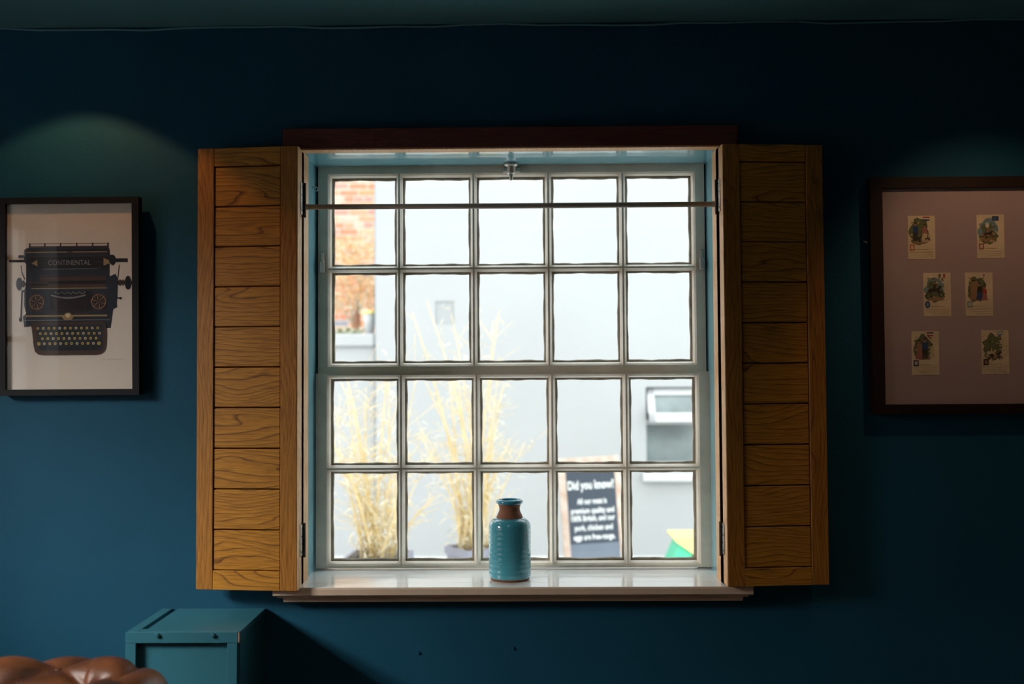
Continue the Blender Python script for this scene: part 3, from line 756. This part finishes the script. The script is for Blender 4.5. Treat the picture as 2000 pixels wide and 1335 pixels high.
PR, mp2 = picture('framed_postcards', [(1697, 347), (2044, 345), (2052, 806), (1706, 809.5)], [(1722, 367.5), (2019, 366), (2027, 788), (1729, 790)],
                  -.004, -.032, M['brown_frame'], M['mount'], 'dark brown frame holding six vintage postcards right of the shutters', R(0.6))
PR.location.y = -.034
def person(I, x, y, h, coat, skirt=None, hat='ink_dark'):
    I.disc(x, y - h * .90, h * .075, 'ink_tan', h * .09, 8); I.poly([(x - h * .10, y - h * .94), (x + h * .10, y - h * .94), (x + h * .05, y - h * 1.02), (x - h * .05, y - h * 1.02)], hat)
    I.poly([(x - h * .13, y - h * .80), (x + h * .13, y - h * .80), (x + h * .16, y - h * .45), (x - h * .14, y - h * .42)], coat)
    if skirt: I.poly([(x - h * .11, y - h * .47), (x + h * .13, y - h * .47), (x + h * .22, y), (x - h * .22, y)], skirt)
    else:
        I.poly([(x - h * .13, y - h * .45), (x, y - h * .45), (x - h * .03, y), (x - h * .12, y)], 'ink_dark'); I.poly([(x, y - h * .45), (x + h * .14, y - h * .45), (x + h * .12, y), (x + h * .03, y)], 'ink_dark')
def horse(I, x, y, s, m='ink_dark', rider='ink_tan'):
    I.poly([(x - s, y - .1 * s), (x - .7 * s, y - .45 * s), (x + .4 * s, y - .5 * s), (x + .8 * s, y - .95 * s), (x + 1.15 * s, y - .8 * s), (x + .85 * s, y - .5 * s), (x + .6 * s, y - .05 * s), (x - .5 * s, y + .05 * s)], m)
    for a, c, dx, dy in ((-.8, 0, -1.3, .7), (-.6, 0, -.4, .8), (.4, 0, .9, .7), (.55, -.05, 1.3, .45)):
        I.line(x + a * s, y + c * s, x + dx * s, y + dy * s, .16 * s, m)
    I.poly([(x - .2 * s, y - .45 * s), (x + .15 * s, y - .45 * s), (x + .2 * s, y - 1.05 * s), (x - .15 * s, y - 1.05 * s)], rider); I.disc(x + .05 * s, y - 1.2 * s, .16 * s, 'ink_tan', n=8)
def blob(I, cx, cy, rx, ry, m, seed):
    rn = random.Random(seed); n = 22
    I.poly([(cx + rx * rn.uniform(.72, 1.1) * math.cos(2 * PI * k / n), cy + ry * rn.uniform(.72, 1.1) * math.sin(2 * PI * k / n)) for k in range(n)], m)
cards = [(1777, 420.5, 'red, white and dark striped flag', 'couple'), (1912.5, 419.5, 'dark blue flag and a striding horse', 'horse1'), (1806, 532.5, 'green, white and red upright striped flag', 'horse2'),
         (1888, 532.5, 'small red sun and standing figures', 'group'), (1781, 646.5, 'black, white and red striped flag', 'pair'), (1917.5, 645.5, 'blue and white striped flag and patterned border', 'rider')]
for ci, (x0, y0, what, kind) in enumerate(cards):
    W_, H_ = 53.5, 85
    base = MB(); A = mp2(x0, y0); C = mp2(x0 + W_, y0 + H_)
    base.box(A[0], C[0], .0112, .0119, C[1], A[1], M['card'], bev=0)
    card = local_part(base, 'postcard', None, PR); card['label'] = 'postcard with ' + what
    I = Ink(mp2); I.y = .0111
    X = lambda u: x0 + u * W_
    Y = lambda v: y0 + v * H_
    if kind == 'rider':
        rn = random.Random(3)
        for k in range(170):
            u, v = rn.random(), rn.random()
            if .12 < u < .78 and .12 < v < .86: continue
            I.line(X(u * .94 + .01), Y(v * .97 + .01), X(u * .94 + .045), Y(v * .97 + .02), .7, 'ink_rose' if k % 2 else 'ink_tan'); I.y += .000012
        I.y -= .00005
    blob(I, X(.40), Y(.36), 20, 25, 'ink_sky' if kind in ('horse1', 'horse2') else 'ink_green', ci + 5)
    blob(I, X(.42), Y(.52), 19, 14, 'ink_green', ci + 25); blob(I, X(.35), Y(.30), 11, 10, 'ink_tan' if kind == 'group' else 'ink_green', ci + 45)
    blob(I, X(.45), Y(.60), 17, 4.5, 'ink_tan', ci + 65)
    rn = random.Random(ci)
    for k in range(40):
        blob(I, X(rn.uniform(.12, .72)), Y(rn.uniform(.12, .62)), rn.uniform(1, 3), rn.uniform(.8, 2.4), rn.choice(['ink_green', 'ink_tan', 'ink_dark', 'ink_cream', 'ink_green']), k + ci * 50); I.y += .000009
    I.y -= .0001
    if kind == 'couple': person(I, X(.28), Y(.58), 36, 'ink_blue'); person(I, X(.62), Y(.60), 34, 'ink_rose', 'ink_cream'); horse(I, X(.36), Y(.55), 7, 'ink_dark', 'ink_dark'); horse(I, X(.72), Y(.54), 5, 'ink_dark', 'ink_dark')
    if kind == 'horse1': horse(I, X(.40), Y(.50), 13, 'ink_tan', 'ink_tan'); I.disc(X(.38), Y(.24), 4, 'ink_white', 5); horse(I, X(.42), Y(.46), 9, 'ink_dark', 'ink_rose')
    if kind == 'horse2': horse(I, X(.40), Y(.44), 14, 'ink_dark', 'ink_dark')
    if kind == 'group': person(I, X(.30), Y(.62), 38, 'ink_tan', 'ink_tan'); person(I, X(.52), Y(.63), 33, 'ink_dark', 'ink_blue'); person(I, X(.70), Y(.64), 28, 'ink_red', 'ink_rose')
    if kind == 'pair': person(I, X(.28), Y(.64), 37, 'ink_tan', 'ink_rose'); person(I, X(.48), Y(.63), 40, 'ink_blue'); person(I, X(.74), Y(.60), 26, 'ink_cream', 'ink_cream')
    if kind == 'rider': horse(I, X(.50), Y(.60), 11, 'ink_dark', 'ink_rose'); horse(I, X(.36), Y(.54), 9, 'ink_cream', 'ink_cream')
    fx0, fx1, fy0, fy1 = X(.56), X(.80), Y(.025), Y(.115)
    st_ = {'couple': 'h ink_red ink_white ink_blue', 'pair': 'h ink_black ink_white ink_red', 'horse2': 'v ink_green ink_white ink_red', 'rider': 'h ink_sky ink_white ink_sky ink_white ink_sky'}.get(kind)
    if st_:
        q = st_.split(); n = len(q) - 1
        for k in range(n):
            if q[0] == 'h': I.rect(fx0, fy0 + (fy1 - fy0) * k / n, fx1, fy0 + (fy1 - fy0) * (k + 1) / n, q[k + 1])
            else: I.rect(fx0 + (fx1 - fx0) * k / n, fy0, fx0 + (fx1 - fx0) * (k + 1) / n, fy1, q[k + 1])
    elif kind == 'horse1': I.rect(fx0, fy0 + 1, fx1, fy1 + 2, 'ink_blue'); I.disc((fx0 + fx1) / 2, (fy0 + fy1) / 2 + 1.5, 2.6, 'ink_sky'); I.disc((fx0 + fx1) / 2 + 1, (fy0 + fy1) / 2 + 1.5, 2, 'ink_blue')
    else: I.rect(fx0 + 1, fy0, fx1, fy1, 'ink_white'); I.disc((fx0 + fx1) / 2, (fy0 + fy1) / 2, 2.2, 'ink_red')
    sc = {'couple': 'ink_orange', 'horse1': 'ink_rose', 'horse2': 'ink_blue', 'group': 'ink_sky', 'pair': 'ink_blue', 'rider': 'ink_dark'}[kind]
    if kind == 'horse2': I.disc(X(.14), Y(.73), 5, sc, 7, 16); I.disc(X(.14), Y(.73), 2.5, 'ink_sky', 4)
    else: I.rect(X(.06), Y(.66), X(.25), Y(.80), sc); I.disc(X(.155), Y(.73), 3, 'ink_cream' if kind != 'rider' else 'ink_tan', 4)
    I.line(X(.28), Y(.775), X(.75), Y(.775), .6, 'ink_tan')
    for ln, v in enumerate((.84, .90, .95)):
        u = .08 + .1 * ln
        while u < .92:
            I.line(X(u), Y(v + random.uniform(-.007, .007)), X(u + .04), Y(v + random.uniform(-.007, .007)), .55, 'ink_grey' if ci % 2 else 'ink_tan'); I.y += .000011; u += .05
    o = local_part(I.b, 'card_print', None, card)

# ================================================================== outside
YW = 5.3                      # face of the white building
g = MB(); g.box(-9, 9, WT, 14, -.2, 0); g.build('ground', M['paving'])['kind'] = 'structure'
# white building
xe = ax(733, YW, 500)
WB = empty('white_building', (2.5, YW, 0)); tag(WB, 'white rendered building across the yard with a plastic casement window', 'building')
wx0, wx1 = ax(1262, YW, 830), ax(1262, YW, 830) + .95
wzt, wzb = az(755, YW, 1310), az(906, YW, 1310)
vx0, vx1 = ax(850, YW, 610), ax(887, YW, 610); vz1, vz0 = az(588, YW, 870), az(633, YW, 870)
q = MB()
xs = [xe, vx0, vx1, wx0, wx1, 7.5]; HB = 4.2
q.box(xe, vx0, YW, YW + .35, 0, HB); q.box(vx1, wx0, YW, YW + .35, 0, HB); q.box(wx1, 7.5, YW, YW + .35, 0, HB)
q.box(vx0, vx1, YW, YW + .35, 0, vz0); q.box(vx0, vx1, YW, YW + .35, vz1, HB)
q.box(wx0, wx1, YW, YW + .35, 0, wzb); q.box(wx0, wx1, YW, YW + .35, wzt, HB)
q.build('wall', M['render'], WB)
q = MB(); q.box(xe - .012, xe - .001, YW + .02, YW + .34, 1.7, HB); q.build('corner_joint', M['winglass'], WB)
# air vent; grey slips are painted as the shade in its holes
q = MB(); q.box(vx0, vx1, YW + .010, YW + .03, vz0, vz1, M['render'])
vt = q.build('air_vent', None, WB)
q = MB(); dx = (vx1 - vx0) / 6; dz = (vz1 - vz0) / 9
for i in range(6):
    for j in range(9): q.box(vx0 + dx * (i + .28), vx0 + dx * (i + .72), YW + .0085, YW + .0098, vz0 + dz * (j + .2), vz0 + dz * (j + .75))
tag(q.build('vent_hole_shade', M['vent'], vt), kind='stuff')
# plastic window: fixed lower light, open top casement, sill
yw = YW + .09
q = MB(); fw = .035
q.box(wx0, wx0 + .012, yw, yw + .06, wzb, wzt); q.box(wx1 - fw, wx1, yw, yw + .06, wzb, wzt); q.box(wx0, wx1, yw, yw + .06, wzt - .012, wzt)
q.box(wx0, wx1, yw, yw + .06, wzb, wzb + .012); zmid = az(826, yw, 1310); q.box(wx0, wx1, yw, yw + .06, zmid - .01, zmid + .03)
wf = q.build('window_frame', M['upvc'], WB)
MB().box(wx0 + .01, wx1 - .02, yw + .03, yw + .036, wzb + .01, zmid).build('pane', M['winglass'], wf)
MB().box(wx0 + .01, wx1 - .02, yw + .045, yw + .05, zmid, wzt - .01).build('pane', M['winglass'], wf)
# top-hung casement pushed open at the bottom
ztp = wzt - .014; zbt = az(822, YW - .02, 1310); ct = ztp - zbt
def tilt_pt(a): return (yw - .004 - .14 * a, ztp - ct * a)
q = MB(); xa, xb = wx0 + .014, wx1 - .012; cf = .055
def slab(mb, x0, x1, a0, a1, th, off=0.0):
    y0, z0 = tilt_pt(a0); y1, z1 = tilt_pt(a1)
    mb.add([(x0, y0 - th + off, z0), (x1, y0 - th + off, z0), (x1, y1 - th + off, z1), (x0, y1 - th + off, z1), (x0, y0 + off, z0), (x1, y0 + off, z0), (x1, y1 + off, z1), (x0, y1 + off, z1)],
           [(0, 1, 2, 3), (4, 5, 6, 7), (0, 1, 5, 4), (1, 2, 6, 5), (2, 3, 7, 6), (3, 0, 4, 7)])
slab(q, xa, xa + cf, 0, 1, .04); slab(q, xb - cf, xb, 0, 1, .04); slab(q, xa, xb, 0, .2, .04); slab(q, xa, xb, .74, 1, .04)
q.build('top_casement', M['upvc'], wf)
q = MB(); slab(q, xa + cf - .004, xb - cf + .004, .19, .75, .006, -.015); q.build('pane', M['winglass'], wf)
q = MB(); zA, zB = az(924, YW - .06, 1310), az(940, YW - .06, 1310); q.box(ax(1256, YW - .06, 930), wx1 + .05, YW - .07, YW, zB, zA, bev=.006); q.build('window_sill', M['upvc'], WB)

# unseen white skin on the room's outer wall, added to bounce light
q = MB(); xa, xb = ox0 - .0, ox1 + .0
q.box(XL - .3, xa, WT + .0005, WT + .02, 0, T); q.box(xb, XR + .3, WT + .0005, WT + .02, 0, T); q.box(xa, xb, WT + .0005, WT + .02, 0, zs - .03); q.box(xa, xb, WT + .0005, WT + .02, zt, T)
q.build('wall_bounce_skin', M['upvc'])['kind'] = 'structure'
# garden wall to its left
zl = az(652, YW + .05, 690); zl2 = az(676, YW + .02, 690)
GW = empty('garden_wall', (-3, YW + .12, 0)); tag(GW, 'white rendered garden wall with projecting coping, left of the white building', 'wall')
MB().box(-7.5, xe - .014, YW + .05, YW + .30, 0, zl2).build('wall', M['render'], GW)
MB().box(-7.5, xe - .014, YW + .01, YW + .34, zl2, zl, bev=.01).build('coping', M['render'], GW)

# brick building far behind
YBk = 8.6
BB = empty('brick_building', (-3.0, YBk, 0)); tag(BB, 'old red and grey brick house wall behind the garden wall', 'building')
bxr = ax(745, YBk, 400); bxl = ax(640, YBk, 400)
MB().box(-8, 3.0, YBk, YBk + .3, 0, 6.2).build('mortar_wall', M['mortar'], BB)
bl, bh, bd, jt = .203, .059, .012, .014
zmin = az(650, YBk, 700)
mesh = None; mesh_h = None; cnt = 0
rest = MB(); rowz = .4; row = 0
sm = MB(); sm.box(-bl / 2, bl / 2, -bd, .004, -bh / 2, bh / 2, bev=.004)
sh = MB(); sh.box(-.0485, .0485, -bd, .004, -bh / 2, bh / 2, bev=.004)
ztop_b = az(340, YBk, 700)
while rowz < 5.6:
    x = -4.6 + (0 if row % 2 else .108)
    k = 0
    while x < bxr + .5:
        head = (row % 4 == 1) or random.random() < .06
        wd_ = .097 if head else bl
        near = zmin - .1 < rowz < ztop_b + .05 and bxl - .30 < x < bxr + .05
        loc = (x + wd_ / 2, YBk - .0 + random.uniform(-.003, .003), rowz + random.uniform(-.002, .002))
        if near and cnt < 300:
            cnt += 1
            if head:
                if mesh_h is None: o = sh.build('brick', M['brick']); mesh_h = o.data
                else: o = bpy.data.objects.new('brick', mesh_h); COL.objects.link(o)
            else:
                if mesh is None: o = sm.build('brick', M['brick']); mesh = o.data
                else: o = bpy.data.objects.new('brick', mesh); COL.objects.link(o)
            o.location = Vector(loc) - BB.location; o.parent = BB
        else: rest.box(loc[0] - wd_ / 2, loc[0] + wd_ / 2, YBk - bd, YBk + .003, rowz - bh / 2, rowz + bh / 2)
        x += wd_ + jt
    rowz += bh + .016; row += 1
M['brick_rest'] = paint('brick_field', (.55, .26, .17), .9, .2, 3.0, c2=(.80, .42, .27))
o = rest.build('brickwork', M['brick_rest'], BB); o['kind'] = 'stuff'
print('bricks', cnt)

# brick wall outside the left window (seen only as a reflection)
q = MB(); q.box(-8.2, -7.9, -9, 1.5, 0, 3.2); LB = q.build('brick_yard_wall', M['brick_rest']); tag(LB, 'red brick yard wall reflected in the glass of the typewriter picture', 'wall')
MB().box(-9, XL - .3, -9, WT - .001, -.2, -.001).build('ground', M['paving'])['kind'] = 'structure'

# plants
def leaf_at(mb, p_, d, l, wd, m):
    d = d.normalized(); a = d.cross(Vector((random.uniform(-1, 1), random.uniform(-1, 1), random.uniform(-.3, 1)))).normalized() * wd / 2
    mid = p_ + d * l * .45
    mb.add([p_, mid + a, p_ + d * l - Vector((0, 0, l * .25)), mid - a], [(0, 1, 2, 3)], m)
def bamboo(px, Y, rim_py, half, n, hts, lean, label, corner=False, seed=1, leaves=900):
    rn = random.Random(seed); c = at(px, rim_py, Y); cx, zr = c.x, c.z
    r = empty('potted_bamboo', (cx, Y, 0)); tag(r, label, 'plant', 'tall bamboo in grey planters in the yard')
    hw = half; q = MB(); b0 = .82
    rot = Matrix.Rotation(R(35) if corner else R(-4), 3, 'Z')
    def ringv(s_, z): return [Vector((cx, Y, z)) + rot @ Vector((a * s_, e * s_, 0)) for a, e in ((-1, -1), (1, -1), (1, 1), (-1, 1))]
    lv = [ringv(hw * b0, 0), ringv(hw * .97, zr - .05), ringv(hw * 1.05, zr - .05), ringv(hw * 1.05, zr), ringv(hw * .93, zr), ringv(hw * .90, zr - .06)]
    vs = [v for l_ in lv for v in l_]; fs = [(i * 4 + k, i * 4 + (k + 1) % 4, i * 4 + 4 + (k + 1) % 4, i * 4 + 4 + k) for i in range(5) for k in range(4)] + [(0, 1, 2, 3)]
    q.add(vs, fs); q.build('planter', M['planter'], r)
    q = MB(); q.add(ringv(hw * .9, zr - .045), [(0, 1, 2, 3)]); q.build('soil', M['soil'], r)
    lf = MB()
    for i in range(n):
        a = rn.uniform(0, 2 * PI); rr_ = hw * .75 * math.sqrt(rn.random())
        p0 = Vector((cx + rr_ * math.cos(a), Y + rr_ * math.sin(a) * .8, zr - .05))
        h = rn.uniform(*hts); dx = rn.uniform(*lean) + rr_ * math.cos(a) * .8; dy = rn.uniform(-.12, .12)
        pts = []
        for k in range(8):
            s_ = k / 7; pts.append(p0 + Vector((dx * s_ ** 1.5, dy * s_, h * s_ * (1 - .05 * s_))))
        rad = rn.uniform(.004, .0095)
        q = MB(); q.tube(pts, [rad * (1 - .8 * k / 7) + .001 for k in range(8)], n=6); q.build('cane', M['cane'], r)
        for k in range(int(leaves / n)):
            s_ = rn.random() ** 1.15 * .97; j = s_ * 7; j0 = int(j); p_ = pts[j0].lerp(pts[min(j0 + 1, 7)], j - j0)
            off = Vector((rn.uniform(-1, 1), rn.uniform(-1, 1), rn.uniform(.1, .9))) * rn.uniform(.01, .08 + .10 * s_)
            leaf_at(lf, p_ + off, Vector((rn.uniform(-1, 1), rn.uniform(-1, 1), rn.uniform(-.6, 1.6))), rn.uniform(.04, .10), rn.uniform(.004, .010), M['leaf'] if rn.random() < .8 else M['leaf_green'])
            if k % 4 == 0:
                lf.tube([p_, p_ + off * 2.2], .0013, M['cane'], n=4, caps=False)
    tag(lf.build('foliage', None, r), kind='stuff')
bamboo(737, 3.0, 1084, .17, 24, (.35, 1.25), (-.30, .22), 'pale yellow bamboo in grey planter behind the bottom left panes', seed=4, leaves=1500)
bamboo(925, 3.7, 1066, .13, 24, (.5, 1.75), (-.42, .34), 'taller pale bamboo in grey planter seen just left of the vase', True, seed=9, leaves=1500)

# russet shrub behind the garden wall
r = empty('dry_shrub', (ax(690, 6.6, 600), 6.6, 0)); tag(r, 'leafy russet shrub with pale branches behind garden wall coping', 'shrub')
q = MB(); bx = ax(692, 6.6, 600); zz = az(640, 6.6, 690)
q.tube([(bx, 6.6, 0), (bx + .02, 6.6, zz), (bx + .05, 6.6, zz + .45)], [.06, .045, .02], n=10)
q.build('trunk', M['trunk'], r)
for dx, dz in ((-.35, .55), (.2, .6), (-.15, .8), (.1, .9)):
    q = MB(); q.tube([(bx, 6.6, zz + .02), (bx + dx * .5, 6.58, zz + dz * .5), (bx + dx, 6.55, zz + dz)], [.016, .011, .004], n=6); q.build('branch', M['leaf'], r)
q = MB(); rn = random.Random(5)
for k in range(2600):
    a = rn.uniform(0, 2 * PI); e_ = rn.random() ** .5
    p_ = Vector((bx - .05 + .48 * e_ * math.cos(a), 6.6 + rn.uniform(-.25, .3), zz + .50 + .34 * e_ * math.sin(a)))
    leaf_at(q, p_, Vector((rn.uniform(-1, 1), rn.uniform(-1, .2), rn.uniform(-.6, 1))), rn.uniform(.03, .06), rn.uniform(.015, .03), M['bush'] if rn.random() < .75 else M['leaf'])
tag(q.build('foliage', None, r), kind='stuff')
# pot on the coping
px_ = ax(719, YW + .12, 620); q = MB(); hh = az(606, YW + .12, 719) - zl
PT = empty('plant_pot', (px_, YW + .17, zl)); tag(PT, 'small white pot with a yellow rim on the garden wall coping', 'pot')
MB().lathe([(.034, 0), (.050, hh - .03), (.050, hh - .028)], (px_, YW + .17, zl), n=24, close=True).build('body', M['upvc'], PT)
MB().lathe([(.050, hh - .0275), (.060, hh - .026), (.060, hh), (.052, hh)], (px_, YW + .17, zl), n=24, close=True).build('rim', M['yellow'], PT)
# low creeping weeds along the coping
q = MB()
for k in range(160):
    x = rn.uniform(ax(648, YW + .2, 640), ax(702, YW + .2, 640)); leaf_at(q, Vector((x, YW + .24 + rn.uniform(-.05, .05), zl)), Vector((rn.uniform(-1, 1), rn.uniform(-.5, .5), rn.uniform(.6, 2))), rn.uniform(.04, .11), .014, M['leaf_green'] if k % 3 else M['ink_green'])
tag(q.build('weeds', None), 'green weeds growing along top of the garden wall coping', 'weeds', kind='stuff')

# A-board
YA = 4.0
tlp = at(1097, 899, YA); trp = at(1207, 893, YA)
aw = (trp - tlp).length + .035; acx = (tlp.x + trp.x) / 2
ah = .92
AB = empty('pavement_sign', (acx + .045, YA, 0.012), (0, R(-3.2) , 0)); tag(AB, 'wooden A-board pavement sign with white writing on a dark chalkboard', 'sign')
topz = (tlp.z + trp.z) / 2 - .012
ft = .030; LT = R(8)
def lean_part(mb, name, m):
    o = local_part(mb, name, m, AB); o.rotation_euler = (-LT, 0, 0); return o
hs = topz / math.cos(LT)
q = MB(); x0, x1 = -aw / 2, aw / 2
q.box(x0, x0 + ft * 1.5, 0, .022, 0, hs, bev=.003); q.box(x1 - ft * 1.2, x1, 0, .022, 0, hs, bev=.003); q.box(x0 + ft * 1.5, x1 - ft * 1.2, 0, .022, hs - .05, hs, bev=.003); q.box(x0 + ft * 1.5, x1 - ft * 1.2, 0, .022, .1, .14)
lean_part(q, 'front_frame', M['aframe'])
zk = az(1066, YA, 1155) / math.cos(LT)
q = MB(); q.box(x0 + ft * 1.5, x1 - ft * 1.2, .006, .012, zk, hs - .05); lean_part(q, 'chalkboard', M['slate'])
q = MB(); q.box(x0 + ft * 1.5, x1 - ft * 1.2, .006, .012, .14, zk); lean_part(q, 'kick_board', M['slate2'])
q = MB(); ccx = (x0 + ft * 1.5 + x1 - ft * 1.2) / 2; bw = x1 - x0 - ft * 2.7
for body, cy, wfrac, hpx in (('Did you know?', 948, .94, 17), ('All our meat is', 980, .60, 11), ('premium quality and', 998, .88, 11), ('100% British, and our', 1013, .89, 11), ('pork, chicken and', 1031, .77, 11), ('eggs are free-range.', 1049, .84, 11)):
    hgt = hpx / (F / (YA + 2.74)); vs, fs = text_polys(body, bw * wfrac, hgt, .025)
    zc_ = az(cy, YA, 1155) / math.cos(LT) - .012 - hgt / 2
    q.add([(ccx + x, .0045, zc_ + z) for x, z in vs], fs)
lean_part(q, 'lettering', M['chalk'])
q = MB(); q.box(x0, x0 + ft, 0, .02, 0, hs, bev=.003); q.box(x1 - ft, x1, 0, .02, 0, hs, bev=.003); q.box(x0 + ft, x1 - ft, .004, .014, .12, hs)
o = local_part(q, 'rear_frame', M['aframe'], AB); o.rotation_euler = (LT, 0, 0); o.location = (0, .28 , 0)
o.location.y = 2 * hs * math.sin(LT) + .02
# front leans back, rear leans forward: top edges meet

# plastic play bin with a sloping lid
YT = 3.9
def bp_(px, py): v = at(px, py, YT); return (v.x, max(v.z, 0.001))
PTb = empty('plastic_bin', (at(1380, 1100, YT).x, YT + .15, 0)); tag(PTb, 'green plastic bin with yellow sloping lid outside behind the bottom right pane', 'bin')
q = MB(); q.prism([bp_(1316, 1049), bp_(1430, 1049), bp_(1430, 1088), bp_(1364, 1088), bp_(1318, 1056)], YT - .02, YT + .32, 'y'); q.build('lid', M['yellow'], PTb)
q = MB(); q.prism([bp_(1328, 1063.5), bp_(1352, 1080.5), bp_(1352, 1150), (bp_(1352, 1150)[0], .001), (bp_(1285, 1150)[0], .001)], YT, YT + .30, 'y'); q.build('body', M['green'], PTb)
q = MB(); q.prism([bp_(1353, 1088.5), bp_(1428, 1088.5), (bp_(1428, 1150)[0], .001), (bp_(1353, 1150)[0], .001)], YT + .01, YT + .29, 'y'); q.build('side_panel', M['yellow'], PTb)
